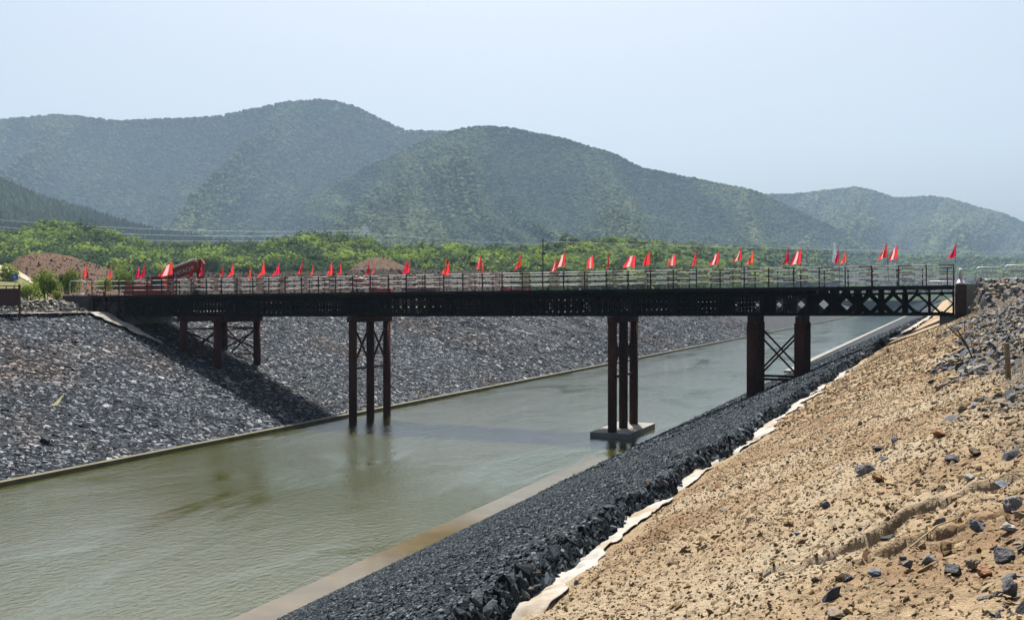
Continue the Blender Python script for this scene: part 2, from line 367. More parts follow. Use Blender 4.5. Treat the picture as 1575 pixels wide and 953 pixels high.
ys_far = np.concatenate([np.arange(-120, 100, 10), np.geomspace(100, 5850, 60)])
def coarse(name, xs, zf, mat, drop_to=None):
    X, Y = np.meshgrid(xs, ys_far, indexing='ij'); Z = zf(X, Y)
    return tag(link(name, grid_mesh(name, X, Y, Z, mat)), kind='structure')
def zl_plain(X, Y): return ZL - .03 + 0 * X
coarse('ground', np.concatenate([np.linspace(-5800, -400, 12), [-200, -120, -90, -78, XL0 - 0.4]]), zl_plain, M_GROUND)
def zr_coarse(X, Y): return np.where(X > 5.9, 10.9, plane_r(X)) - np.where(Y < 170, 0.5, 0.04)
coarse('ground', np.concatenate([[XE - .3, -3, 0, 3, 5.9], np.linspace(20, 200, 6), np.linspace(400, 5800, 10)]), zr_coarse, M_SAND)
# canal bed
MB().box(XL1 - 0.2, XR1 + 0.3, -120, 3000, -2.2, -1.8).build('canal_bed', M_TOE)['kind'] = 'structure'
# left bank with an uneven stone surface
ysl = np.concatenate([np.arange(-40, 130, 0.9), np.geomspace(130, 3000, 60)]); xsl = np.linspace(XL0 - 0.5, XL1, 34)
X, Y = np.meshgrid(xsl, ysl, indexing='ij')
Z = z_left(X) + (fbm(X * .3, Y * .3, 4, 3) - .5) * 0.35 * sstep(XL1, XL1 - 3, X) - 0.05
tag(link('left_bank', grid_mesh('left_bank', X, Y, Z, M_BANKL)), kind='structure')
# right bank, stone facing
ysr = np.concatenate([np.arange(-10, 90, 0.25), np.geomspace(90, 3000, 60)]); tsr = np.linspace(0, 1, 60)
T, Y = np.meshgrid(tsr, ysr, indexing='ij'); X = XR1 + T * (edge_x(Y) - XR1); Z = z_stone_r(X, Y) - 0.06
right_bank = tag(link('right_bank', grid_mesh('right_bank', X, Y, Z, M_BANKR)), kind='structure')
# broken inner face of the stone facing
T, Y = np.meshgrid(np.linspace(0, 1, 4), ysr, indexing='ij'); ex = edge_x(Y)
X = ex + T * 0.18; Z = (z_stone_r(ex, Y) - 0.06) * (1 - T) + (plane_r(ex) - 0.15) * T
tag(link('right_bank', grid_mesh('right_bank', X, Y, Z, M_BANKR)), kind='structure')
# sand slope
ysn = np.concatenate([np.geomspace(2.2, 24, 620), np.arange(24.1, 100, 0.22), np.arange(100, 176, 1.5)]); xsn = np.concatenate([np.arange(-5.8, 4, 0.035), np.arange(4, 12, 0.25)])
X, Y = np.meshgrid(xsn, ysn, indexing='ij'); Z = z_right(X, Y)
tag(link('sand_slope', grid_mesh('sand_slope', X, Y, Z, M_SAND)), kind='structure')
# water
M_WATER = mat_new('murky_canal_water', 0.03, spec=0.5); pb = M_WATER.node_tree.nodes['Principled BSDF']; pb.inputs['IOR'].default_value = 1.5; pb.inputs['Coat Weight'].default_value = 0.75; pb.inputs['Coat Roughness'].default_value = 0.05
n1 = noise(M_WATER, 0.05, 4, coord='Position', stretch=(1.6, 0.6, 1), dist=0.6)
setc(M_WATER, ramp(M_WATER, n1, [(0.35, (0.062, 0.064, 0.007)), (0.65, (0.066, 0.072, 0.014))]))
w1 = noise(M_WATER, 3.0, 4, 0.6, 'Position', (1.4, 0.8, 1)); w2 = noise(M_WATER, 0.5, 3, 0.5, 'Position', (1.2, .7, 1), 0.5)
w3 = noise(M_WATER, 0.09, 3, 0.6, 'Position', (1.8, .6, 1), 1.0)
am = ramp(M_WATER, w3, [(0.35, (0.25, 0.25, 0.25)), (0.6, (1, 1, 1))])
mm = N(M_WATER, 'ShaderNodeMath', operation='MULTIPLY'); L(M_WATER, w1, mm.inputs[0]); L(M_WATER, am, mm.inputs[1])
ma = N(M_WATER, 'ShaderNodeMath', operation='MULTIPLY_ADD'); L(M_WATER, w2, ma.inputs[0]); ma.inputs[1].default_value = 0.4; L(M_WATER, mm.outputs[0], ma.inputs[2])
bw = bump(M_WATER, ma.outputs[0], 1.0, 0.06); L(M_WATER, bw.outputs[0], pb.inputs['Coat Normal'])
wys = np.concatenate([[-120, 0], np.geomspace(10, 3000, 40)]); X, Y = np.meshgrid(np.linspace(XL1 - .1, XR1 + .15, 8), wys, indexing='ij')
tag(link('water', grid_mesh('water', X, Y, X * 0, M_WATER)), kind='structure')
# concrete toes along both waterlines
MB().box(XL1 - 0.25, XL1 + 0.25, -60, 1500, -1.0, 0.26).build('canal_kerb', M_TOE)['kind'] = 'structure'
MB().box(XR1 - 1.3, XR1 + 0.1, -60, 61, -1.0, 0.015).build('canal_kerb', M_WETTOE)['kind'] = 'structure'
MB().box(XR1 - 0.9, XR1 + 0.1, 140, 1500, -1.0, 0.18).build('canal_kerb', M_CONC)['kind'] = 'structure'

# ---------------------------------------------------------------- scattered stone
hullsL = proto_collection('slate', [rock_mesh('slate', 100 + i, M_ST_L, 0.34, 13, 1.5) for i in range(6)])
hullsR = proto_collection('dark_slate', [rock_mesh('dark_slate', 200 + i, M_ST_R, 0.5, 13, 1.3) for i in range(6)])
hullsC = proto_collection('clod', [rock_mesh('clod', 300 + i, M_CLOD, 0.55, 12, 1.2) for i in range(6)])
hullsB = proto_collection('rubble_piece', [rock_mesh('rubble_piece', 400 + i, M_ST_B, 0.5, 14, 1.3) for i in range(8)])
def stones(name, n, xr, yr, zf, size, tilt, coll, nidx, jit=0.25, ypow=1.0, keep=None, sink=0.1):
    x = rng.uniform(xr[0], xr[1], n); u = rng.uniform(0, 1, n) ** ypow; y = yr[0] + u * (yr[1] - yr[0])
    if keep is not None: m = keep(x, y); x = x[m]; y = y[m]; n = len(x)
    s = np.minimum(np.exp(rng.normal(math.log(size), 0.35, n)), size * 1.9); z = zf(x, y) + s * (0.15 - sink)
    sc = np.stack([s, s * rng.uniform(.7, 1.1, n), s * rng.uniform(.6, 1.2, n)], -1)
    return np.stack([x, y, z], -1), euler_on_slope(n, tilt, jit), sc, rng.integers(0, nidx, n)
def cat(*a): return [np.concatenate([b[i] for b in a]) for i in range(4)]
aL = math.atan(SL); aR = -math.atan(0.46)
def zll(x, y): return z_left(x) + (fbm(x * .3, y * .3, 4, 3) - .5) * 0.35 * sstep(XL1, XL1 - 3, x) - 0.05
d = cat(stones('a', 120000, (XL0 - .3, XL1 - .1), (38, 112), zll, 0.205, aL, hullsL, 6, 0.13), stones('a2', 5000, (XL0 - .3, XL1 - .1), (38, 112), zll, 0.36, aL, hullsL, 6, 0.13),
        stones('b', 42000, (XL0 - .3, XL1 - .1), (112, 300), zll, 0.36, aL, hullsL, 6, 0.16))
tag(scatter('riprap_stones', *d, hullsL), 'grey slate stones covering the far canal bank', 'stones')
def keepR(x, y): return x < edge_x(y) - 0.05
d = cat(stones('a', 210000, (XR1, -3), (9, 48), z_stone_r, 0.068, aR, hullsR, 6, 0.22, 1.0, keepR),
        stones('b', 50000, (XR1, -1), (48, 130), z_stone_r, 0.17, aR, hullsR, 6, 0.4, 1.0, keepR))
ny = 16000; yy_ = 9 + rng.uniform(0, 1, ny) ** 1.4 * 70; tt_ = rng.uniform(0, 1, ny); ex_ = edge_x(yy_)
pz = z_stone_r(ex_, yy_) * (1 - tt_) + (plane_r(ex_) + .02) * tt_; sz_ = np.exp(rng.normal(math.log(.10), .4, ny)) * (1 + yy_ / 120)
e_ = [np.stack([ex_ + .02 + .20 * tt_, yy_, pz], -1), rng.uniform(-3, 3, (ny, 3)), np.stack([sz_, sz_ * .8, sz_], -1), rng.integers(0, 6, ny)]
d = cat(d, e_)
tag(scatter('dark_stones', *d, hullsR), 'dark blue grey crushed slate covering the near canal bank', 'stones')
def keepS(x, y): return off_ledge(x, y) & (x > edge_x(y) + 0.55 + (fbm(x * 2, y * 2, 2, 8) - .3) * .5)
zr_ = lambda x, y: z_right(x, y)
dn = lambda x, y: fbm(x * .9, y * .6, 3, 61) > 0.46
d = cat(stones('a', 80000, (-5, 5), (3, 26), zr_, 0.03, aR, hullsC, 6, 0.5, 1.0, keepS),
        stones('b', 8000, (-5, 5), (3, 30), zr_, 0.065, aR, hullsC, 6, 0.5, 1.1, lambda x, y: keepS(x, y) & dn(x, y)),
        stones('c', 22000, (-5, 5), (26, 72), zr_, 0.09, aR, hullsC, 6, 0.5, 1.0, keepS))
d = cat(d, stones('g', 520, (-2.2, 4), (4.5, 15), zr_, 0.085, aR, hullsC, 6, 0.4, 1.0, keepS, 0.22), stones('h', 260, (-1.5, 4), (4.5, 13), zr_, 0.13, aR, hullsC, 6, 0.3, 1.0, keepS, 0.25))
tag(scatter('sand_clods', *d, hullsC), 'small sandy clods and pebbles strewn over the sand slope', 'gravel')
scree = lambda x, y: (x + (fbm(x * .7, y * .35, 3, 90) - .5) * 3.2) > (1.1 - 0.012 * y)
d = cat(stones('a', 9000, (-1.2, 6), (4, 20), zr_, 0.05, aR, hullsB, 8, 0.5, 1.0, scree),
        stones('a2', 800, (-1.5, 6), (4, 20), zr_, 0.15, aR, hullsB, 8, 0.5, 1.0, scree),
        stones('b', 13000, (-1.5, 9), (20, 60), zr_, 0.19, aR, hullsB, 8, 0.5, 1.0, scree),
        stones('c', 3000, (0.4, 9), (42, 70), zr_, 0.38, aR, hullsB, 8, 0.6, 1.0, lambda x, y: z_right(x, y, False) > plane_r(x) + 0.05),
        stones('e', 160, (-5, 2), (5, 60), zr_, 0.10, aR, hullsB, 8, 0.5, 1.0, keepS))
m_ = ~((d[0][:, 1] > 68.9) & (d[0][:, 0] < 2.0))
d = [a[m_] for a in d]
tag(scatter('rubble', *d, hullsB), 'grey broken rock tipped beside the bridge end and down the slope', 'rubble')

# large blocks along the broken edge of the stone facing: pieces of the right bank
edge_meshes = [rock_mesh_fine('stone', 500 + i, M_ST_E, 0.75, 1.25) for i in range(9)]
yy = 8.0; k = 0
while k < 290 and yy < 75:
    for lay in range(2):
        o = link('stone', edge_meshes[random.randrange(9)], right_bank)
        s = random.uniform(0.15, 0.40) * (1.0 + yy / 160)
        x = float(edge_x(yy)) + random.uniform(-0.25, 0.06) - lay * 0.02
        zt = float(z_stone_r(x, yy)) - 0.10 - lay * 0.17
        o.location = (x, yy + random.uniform(-.1, .1), zt)
        o.rotation_euler = (random.uniform(-.5, .5), random.uniform(-1.2, .4), random.uniform(0, 6.28)); o.scale = (s, s * random.uniform(.7, 1), s * random.uniform(.8, 1.2)); k += 1
    yy += random.uniform(0.2, 0.34) * (1 + yy / 55)

# ---------------------------------------------------------------- white geotextile
M_CLOTH = mat_new('white_geotextile', 0.85, (0.75, 0.73, 0.68), 0.2)
n1 = noise(M_CLOTH, 1.3, 5, 0.65, 'Position'); n2 = noise(M_CLOTH, 9, 4, 0.6, 'Position')
setc(M_CLOTH, mixc(M_CLOTH, ramp(M_CLOTH, n1, [(0.46, (0, 0, 0)), (0.62, (0.9, 0.9, 0.9))]), (0.40, 0.39, 0.365), (0.29, 0.23, 0.15))); bump(M_CLOTH, n2, 0.5, 0.03)
def ribbon(name, ys, x0f, x1f, zf, label, n=12, amp=0.05, sd=0):
    T, Y = np.meshgrid(np.linspace(0, 1, n), ys, indexing='ij'); X = x0f(Y) + T * (x1f(Y) - x0f(Y))
    Z = zf(X, Y) + 0.035 - 0.13 * sstep(.5, .75, fbm(X * 1.6, Y * 1.1, 3, 66)) + amp * (np.abs(fbm(X * 3.5 + Y * 1.1, Y * 1.6, 3, 55 + sd) - .5)) * 3 * (0.35 + 0.65 * np.sin(np.pi * T))
    o = link(name, grid_mesh(name, X, Y, Z, M_CLOTH))
    md = o.modifiers.new('thick', 'SOLIDIFY'); md.thickness = 0.012; md.offset = 1
    return tag(o, label, 'fabric sheet')
wd = lambda y: 0.08 + 0.60 * fbm(np.asarray(y) * .55, 9.1, 3, 99) + .16 * (fbm(np.asarray(y) * 3.1, 2.1, 2, 98) - .5) + .25 * sstep(15, 9, y)
ribbon('geotextile_sheet', np.concatenate([np.arange(7, 30, 0.06), np.arange(30, 52, .12)]), lambda y: edge_x(y) + 0.05, lambda y: edge_x(y) + 0.12 + wd(y), lambda x, y: np.maximum(z_right(x, y), plane_r(x) - .02), 'long white cloth strip between dark stones and the sand slope', 14, 0.06)
ribbon('geotextile_sheet', np.arange(78, 140, .5), lambda y: edge_x(y) + 0.05, lambda y: edge_x(y) + 0.9 , lambda x, y: plane_r(x) + .15, 'white cloth edging the bank beyond the bridge, right side', 8, 0.1, 3)
def crest(name, xs, y0, y1, label, wv=0.0):
    X, T = np.meshgrid(xs, np.linspace(0, 1, 10), indexing='ij'); tp = 1 - wv * np.clip((X - XL0) / 8, 0, 1); Y = (y0 + (1 - tp) * .9) + T * (y1 - y0) * tp + (fbm(X * 1.1, T * 2, 3, 71) - .5) * 1.1 * (wv > 0)
    Z = z_left(np.maximum(X, XL0)) + 0.22 + 0.12 * fbm(X * 2, Y * 2.5, 3, 12)
    o = link(name, grid_mesh(name, X, Y, Z, M_CLOTH)); md = o.modifiers.new('thick', 'SOLIDIFY'); md.thickness = 0.012; md.offset = 1
    return tag(o, label, 'fabric sheet')
crest('geotextile_sheet', np.arange(-70.6, -62.5, .15), 67.6, 69.6, 'white cloth sheet running down the far bank beside the bridge shadow', 0.85)
crest('geotextile_sheet', np.arange(-70.75, -69.9, .1), 52.0, 67.5, 'narrow white cloth hem along the crest of the far bank')

# ================================================================ HILLS
def interp(pts): xs = [p[0] for p in pts]; ys = [p[1] for p in pts]; return lambda px: np.interp(px, xs, ys)
def exitd(px):
    """view depth at which the sight line of column px has crossed to the land left of the canal"""
    r = (np.asarray(px, float) - CX) / F_PX; k = (r * cy_ - sy_) / (cy_ + sy_ * r); k = np.minimum(k, -0.07)
    Y = -80.0 / k; return Y * cy_ + 80.0 * sy_
class Hill:
    def __init__(s, ridge, D1, base=8.0, ratio=0.55, amp=0.25, nscale=170, shear=0.6, seed=0, rough=0.0, pw=1.0, nr=46, step=10, back=0.5):
        s.ridge = interp(ridge); s.D1 = D1; s.base = base; s.ratio = ratio; s.amp = amp; s.ns = nscale; s.sh = shear; s.seed = seed; s.rough = rough; s.pw = pw; s.nr = nr; s.step = step; s.back = back
    def xyz(s, px, t):
        px = np.asarray(px, float); t = np.asarray(t, float)
        D1 = s.D1(px); D0 = D1 * s.ratio; Z = D0 + (D1 - D0) * t; x, y = ground_pt(px, Z)
        hr = z_of(s.ridge(px), D1) - s.base
        prof = np.where(t < 1, np.clip(t, 0, 1) ** s.pw, 1 - s.back * np.maximum(t - 1, 0) ** 1.5)
        u = (px / s.ns) + s.sh * (1 - t) + 0.25 * fbm(px / s.ns * 1.3, t * 2, 2, s.seed + 5)
        vl = np.clip(3.4 * np.abs(2 * fbm(u, t * 0.7, 3, s.seed) - 1), 0, 1) ** .8
        v2 = np.clip(3.0 * np.abs(2 * fbm(u * 3.1 + 7, t * 1.8, 3, s.seed + 3) - 1), 0, 1)
        env = np.sin(np.pi * np.clip(t, 0, 1)) ** 0.8
        z = s.base + hr * prof * (1 - s.amp * .78 * env * vl - 0.24 * s.amp * env * v2)
        if s.rough: z = z + s.rough * (fbm(x * .12, y * .12, 3, s.seed + 9) - .5)
        return x, y, z
    def spur(s, px, t):
        u = (px / s.ns) + s.sh * (1 - t) + 0.25 * fbm(px / s.ns * 1.3, t * 2, 2, s.seed + 5)
        return np.abs(2 * fbm(u, t * 0.7, 3, s.seed) - 1) * 3.4
    def mesh(s, name, mat, p0=-700, p1=2300):
        px = np.arange(p0, p1 + 1, s.step); t = np.concatenate([np.linspace(0, 1, s.nr), np.linspace(1.05, 1.7, 8)])
        P, T = np.meshgrid(px, t, indexing='ij'); X, Y, Z = s.xyz(P, T)
        return tag(link(name, grid_mesh(name, X, Y, Z, mat)), kind='structure')
def forest_mat(name, a, b, cpatch, lo=0.5, hi=0.62, sc=0.004):
    m = mat_new(name, 0.95, spec=0.02); c = ramp(m, rnd(m), [(0, a), (1, b)])
    pt = ramp(m, noise(m, sc, 5, 0.6, 'Position'), [(lo, (0, 0, 0)), (hi, (1, 1, 1))])
    setc(m, mixc(m, pt, c, cpatch)); return m
M_HILLG = forest_mat('forest_floor', (0.035, 0.05, 0.028), (0.035, 0.05, 0.028), (0.06, 0.085, 0.03))
M_CONIF = forest_mat('conifer_needles', (0.024, 0.044, 0.034), (0.072, 0.10, 0.060), (0.095, 0.125, 0.055), 0.50, 0.68)
M_CONIF2 = forest_mat('young_conifer_needles', (0.03, 0.055, 0.028), (0.09, 0.13, 0.05), (0.12, 0.17, 0.045), 0.45, 0.65, 0.012)
def leaf_mat(name, a, b, cc):
    m = mat_new(name, 0.8, spec=0.06); c = ramp(m, rnd(m), [(0, a), (0.55, b), (1, cc)])
    n = noise(m, 0.8, 2, coord='Position'); setc(m, mixc(m, 0.7, c, ramp(m, n, [(0.3, (0.65, 0.65, 0.65)), (0.7, (1.3, 1.3, 1.2))]), 'MULTIPLY'))
    pt_ = ramp(m, noise(m, 0.012, 4, 0.6, 'Position'), [(0.42, (0, 0, 0)), (0.62, (.45, .45, .45))]); setc(m, mixc(m, pt_, m.node_tree.nodes['Principled BSDF'].inputs['Base Color'].links[0].from_socket, tuple(v * .61 for v in cc)), 1)
    nt = m.node_tree; pb = nt.nodes['Principled BSDF']; tr = nt.nodes.new('ShaderNodeBsdfTranslucent'); mx = nt.nodes.new('ShaderNodeMixShader'); mx.inputs[0].default_value = 0.35
    nt.links.new(pb.inputs['Base Color'].links[0].from_socket, tr.inputs[0]); nt.links.new(pb.outputs[0], mx.inputs[1]); nt.links.new(tr.outputs[0], mx.inputs[2])
    nt.links.new(mx.outputs[0], nt.nodes['Material Output'].inputs[0]); return m
M_LEAF = leaf_mat('broadleaf_foliage', (0.06, 0.115, 0.022), (0.14, 0.24, 0.035), (0.28, 0.38, 0.06))
M_LEAFD = leaf_mat('dark_foliage', (0.025, 0.055, 0.022), (0.05, 0.095, 0.03), (0.07, 0.12, 0.04))
M_LEAFY = leaf_mat('yellow_green_foliage', (0.22, 0.31, 0.05), (0.29, 0.38, 0.06), (0.34, 0.40, 0.09))
M_BARK = simple('bark', (0.06, 0.045, 0.03), (0.12, 0.09, 0.06), 4, 0.9)

HA = Hill([(-700, 230), (-200, 205), (0, 188), (90, 180), (130, 184), (185, 190), (240, 187), (300, 186), (340, 182), (400, 170), (440, 161), (490, 157), (520, 160), (555, 171), (590, 190), (625, 205), (690, 206), (760, 215), (900, 260), (1100, 330), (1300, 400), (1500, 440), (2300, 450)], lambda p: 2700 + 0 * p, ratio=0.45, amp=0.62, nscale=190, shear=0.95, seed=4)
HB = Hill([(-700, 450), (200, 430), (400, 366), (430, 348), (480, 310), (520, 288), (560, 262), (610, 240), (660, 218), (705, 203), (745, 198), (780, 200), (830, 210), (870, 218), (900, 228), (945, 241), (985, 262), (1010, 267), (1060, 277), (1110, 288), (1150, 294), (1200, 315), (1250, 340), (1300, 362), (1350, 380), (1420, 400), (1600, 430), (2300, 440)], lambda p: 2050 + 0 * p, ratio=0.45, amp=0.6, nscale=170, shear=-0.8, seed=21)
HC = Hill([(-700, 440), (900, 420), (1000, 380), (1060, 340), (1120, 308), (1170, 303), (1220, 303), (1270, 297), (1315, 292), (1345, 298), (1375, 308), (1430, 306), (1460, 310), (1500, 322), (1540, 332), (1575, 347), (1650, 370), (1800, 385), (2300, 400)], lambda p: 2900 + 0 * p, ratio=0.45, amp=0.6, nscale=150, shear=0.7, seed=43)
HD = Hill([(-700, 200), (-200, 240), (0, 280), (30, 291), (60, 306), (110, 320), (150, 332), (190, 345), (240, 358), (320, 372), (500, 400), (900, 430), (2300, 450)], lambda p: 1300 + 0 * p, ratio=0.5, amp=0.2, nscale=150, shear=0.5, seed=61)
DF = lambda p: np.clip(exitd(p) * 1.7, 470, 1500)
HF = Hill([(-700, 370), (-100, 376), (0, 378), (40, 371), (100, 367), (150, 375), (200, 388), (240, 398), (300, 394), (380, 397), (430, 390), (470, 379), (520, 385), (600, 400), (690, 402), (760, 402), (850, 397), (930, 388), (1000, 390), (1100, 392), (1200, 390), (1300, 392), (1400, 397), (1500, 399), (1575, 402), (2300, 405)], DF, ratio=0.62, amp=0.25, nscale=120, shear=0.3, seed=81, step=8, nr=30)
DG = lambda p: np.clip(exitd(p) * 1.36, 200, 1100)
HG = Hill([(-700, 425), (-100, 430), (0, 428), (120, 432), (180, 426), (240, 424), (320, 420), (420, 419), (540, 416), (650, 415), (760, 417), (820, 419), (1000, 424), (1100, 426), (1300, 424), (1470, 424), (1575, 428), (2300, 430)], DG, ratio=0.77, amp=0.2, nscale=60, shear=0.2, seed=91, rough=0.8, step=5, nr=24)
for h in (HA, HB, HC): h.mesh('mountain', M_HILLG)
HD.mesh('hill', M_HILLG); HF.mesh('hill', M_HILLG)
M_EARTH = mat_new('bare_earthwork', 0.95, spec=0.1)
n1 = noise(M_EARTH, 0.05, 6, 0.65, 'Position'); n2 = noise(M_EARTH, 0.8, 6, 0.75, 'Position')
c = ramp(M_EARTH, n1, [(0.38, (0.035, 0.032, 0.03)), (0.5, (0.065, 0.052, 0.04)), (0.62, (0.045, 0.046, 0.046))])
setc(M_EARTH, mixc(M_EARTH, 0.85, c, ramp(M_EARTH, n2, [(0.38, (0.3, 0.3, 0.3)), (0.62, (1.6, 1.55, 1.5))]), 'MULTIPLY')); bump(M_EARTH, n2, 1.0, 1.5)
HG.mesh('earthwork', M_EARTH, -700, 800)
M_CUT = simple('dark_slate_cutting', (0.010, 0.014, 0.020), (0.035, 0.036, 0.038), 0.06, 0.95, 0.1, 0.8, 1.5, 'Position', detail=8)
HG.mesh('cutting', M_CUT, 800, 2300)
# two bare spoil mounds
M_SPOIL = mat_new('reddish_spoil', 0.95, spec=0.1)
n1 = noise(M_SPOIL, 0.08, 5, 0.65, 'Position'); n2 = noise(M_SPOIL, 1.3, 8, 0.8, 'Position')
c = ramp(M_SPOIL, n1, [(0.35, (0.13, 0.095, 0.07)), (0.6, (0.20, 0.115, 0.07))])
setc(M_SPOIL, mixc(M_SPOIL, 0.9, c, ramp(M_SPOIL, n2, [(0.38, (0.4, 0.4, 0.4)), (0.62, (1.5, 1.45, 1.4))]), 'MULTIPLY')); bump(M_SPOIL, n2, 1.0, 1.0)
HM1 = Hill([(-60, 446), (-20, 430), (22, 402), (30, 394), (50, 390), (82, 389), (110, 394), (140, 402), (165, 412), (185, 424), (215, 440), (230, 447)], lambda p: 225 + 0 * p, ratio=0.6, amp=0.1, nscale=40, seed=101, rough=1.0, step=4, nr=30, pw=.9, back=1)
HM1.rough = 1.7; HM1.mesh('spoil_mound', M_SPOIL, -60, 230)
HM2 = Hill([(515, 440), (535, 418), (550, 404), (572, 399), (592, 399), (612, 406), (640, 416), (670, 432), (690, 440)], lambda p: 260 + 0 * p, ratio=0.7, amp=0.1, nscale=30, seed=111, rough=1.0, step=4, nr=20, pw=.9, back=1)
HM2.rough = 1.6; HM2.mesh('spoil_mound', M_SPOIL, 515, 690)
# grassy rise at the left with a dirt track
HM3 = Hill([(-300, 385), (-100, 396), (-40, 400), (0, 408), (30, 418), (55, 432), (80, 444), (100, 450)], lambda p: 175 + 0 * p, ratio=0.6, amp=0.1, nscale=40, seed=121, rough=0.6, step=4, nr=24, pw=.9, back=1)
M_GRASSY = simple('scrubby_grass', (0.10, 0.11, 0.04), (0.17, 0.16, 0.07), 0.7, 0.95, 0.1, 0.5, 0.2, 'Position'); HM3.mesh('hillside', M_GRASSY, -300, 100)
M_TRACK = simple('dirt_track', (0.36, 0.30, 0.22), (0.5, 0.43, 0.33), 0.8, 0.95, 0.1, 0.3, 0.1, 'Position')
P, T = np.meshgrid(np.arange(-120, 54, 3.0), np.linspace(0.80, 0.985, 5), indexing='ij'); X, Y, Z = HM3.xyz(P, T)
tag(link('dirt_track', grid_mesh('dirt_track', X, Y, Z + 0.15, M_TRACK)), kind='structure')

M_LUMP = stone_mat('spoil_lumps', [(0, (0.03, 0.025, 0.02)), (0.5, (0.09, 0.065, 0.045)), (0.9, (0.17, 0.12, 0.08)), (1, (0.3, 0.27, 0.22))], scale=2)
lumps = proto_collection('spoil_lump', [rock_mesh('spoil_lump', 600 + i, M_LUMP, 0.6, 12, 1.2) for i in range(5)])
def lump_pts(h, n, a, b, sz, t0=.05, t1=1.0):
    px = rng.uniform(a, b, n); t = rng.uniform(t0, t1, n); x, y, z = h.xyz(px, t); q_ = sz * np.exp(rng.normal(0, .45, n))
    return [np.stack([x, y, z], -1), rng.uniform(-3, 3, (n, 3)), np.stack([q_, q_ * .8, q_ * .7], -1), rng.integers(0, 5, n)]
tag(scatter('spoil_rubble', *cat(lump_pts(HM1, 2600, -20, 225, .34), lump_pts(HM2, 1300, 520, 685, .34), lump_pts(HG, 6000, 180, 820, .45), lump_pts(HG, 3000, 820, 1500, .9)), lumps), 'brown lumps of earth and rock over the spoil mounds and earthworks', 'rubble')
# ---------------------------------------------------------------- forests
def conifer_mesh(name, seed, mat, tiers=3, w=0.27):
    rr = random.Random(seed); v = []; f = []
    for k in range(tiers):
        z0 = 0.05 + k * 0.85 / tiers; z1 = min(1.0, z0 + 0.62 - k * .08); rad = w * (1 - k / (tiers + .7)); b = len(v)
        for i in range(6):
            a = i * math.pi / 3 + k * .5; r_ = rad * rr.uniform(.7, 1.25); v.append((r_ * math.cos(a), r_ * math.sin(a), z0 + rr.uniform(-.05, .05)))
        v.append((rr.uniform(-.02, .02), rr.uniform(-.02, .02), z1)); f += [(b + i, b + (i + 1) % 6, b + 6) for i in range(6)]
    me = bpy.data.meshes.new(name); me.from_pydata(v, [], f); me.materials.append(mat); return me
def crown_mesh(name, seed, mat, n=260, ls=0.09, lobes=7, squash=0.8, core=True):
    """leafy crown about one unit wide: small leaf clumps spread over several offset lobes"""
    rr = random.Random(seed); v = []; f = []
    lb = [(Vector((rr.uniform(-.28, .28), rr.uniform(-.28, .28), rr.uniform(-.22, .3) * squash)), rr.uniform(.16, .27)) for _ in range(lobes)]
    for i in range(n):
        c, r_ = lb[i % lobes]; d = Vector((rr.gauss(0, 1), rr.gauss(0, 1), rr.gauss(0, 1))).normalized()
        p = c + d * r_ * rr.uniform(.6, 1.1); s_ = ls * rr.uniform(.6, 1.3)
        nn_ = (d + Vector((rr.uniform(-.7, .7), rr.uniform(-.7, .7), rr.uniform(-.2, .9)))).normalized()
        a = nn_.orthogonal().normalized(); a.rotate(Matrix.Rotation(rr.uniform(0, 6.28), 3, nn_)); b_ = nn_.cross(a)
        k = len(v); v += [tuple(p - a * s_ * .6), tuple(p + b_ * s_ * .45), tuple(p + a * s_ * .6 + nn_ * s_ * .15), tuple(p - b_ * s_ * .45)]; f.append((k, k + 1, k + 2, k + 3))
    me = bpy.data.meshes.new(name); me.from_pydata(v, [], f); me.materials.append(mat); return me
def blob_mesh(name, seed, mat):
    rr = random.Random(seed); bm = bmesh.new(); bmesh.ops.create_icosphere(bm, subdivisions=2, radius=.5)
    for v in bm.verts: v.co *= rr.uniform(.72, 1.2); v.co.z = v.co.z * .95 + .5
    me = bpy.data.meshes.new(name); bm.to_mesh(me); bm.free(); me.materials.append(mat); return me
conC = proto_collection('conifer', [conifer_mesh('conifer', 10 + i, M_CONIF, 2, .36) for i in range(2)] + [blob_mesh('crown', 15 + i, M_CONIF) for i in range(3)])
M_CONIFL = forest_mat('olive_crowns', (0.07, 0.095, 0.05), (0.11, 0.135, 0.068), (0.13, 0.155, 0.06), 0.50, 0.68)
conC = proto_collection('mountain_tree', [conifer_mesh('conifer', 10 + i, M_CONIF, 2, .34) for i in range(2)] + [blob_mesh('crown', 15 + i, M_CONIF) for i in range(3)] + [blob_mesh('pale_crown', 18 + i, M_CONIFL) for i in range(2)] + [conifer_mesh('pale_conifer', 28, M_CONIFL, 2, .34)])
conC2 = proto_collection('young_conifer', [conifer_mesh('young_conifer', 20 + i, M_CONIF2, 3, 0.30) for i in range(2)] + [blob_mesh('young_crown', 25 + i, M_CONIF2) for i in range(2)])
brC = proto_collection('leafy_crown', [crown_mesh('leafy_crown', 30 + i, (M_LEAF, M_LEAFD, M_LEAF, M_LEAFD)[i % 4], 460, 0.075, 6) for i in range(8)])
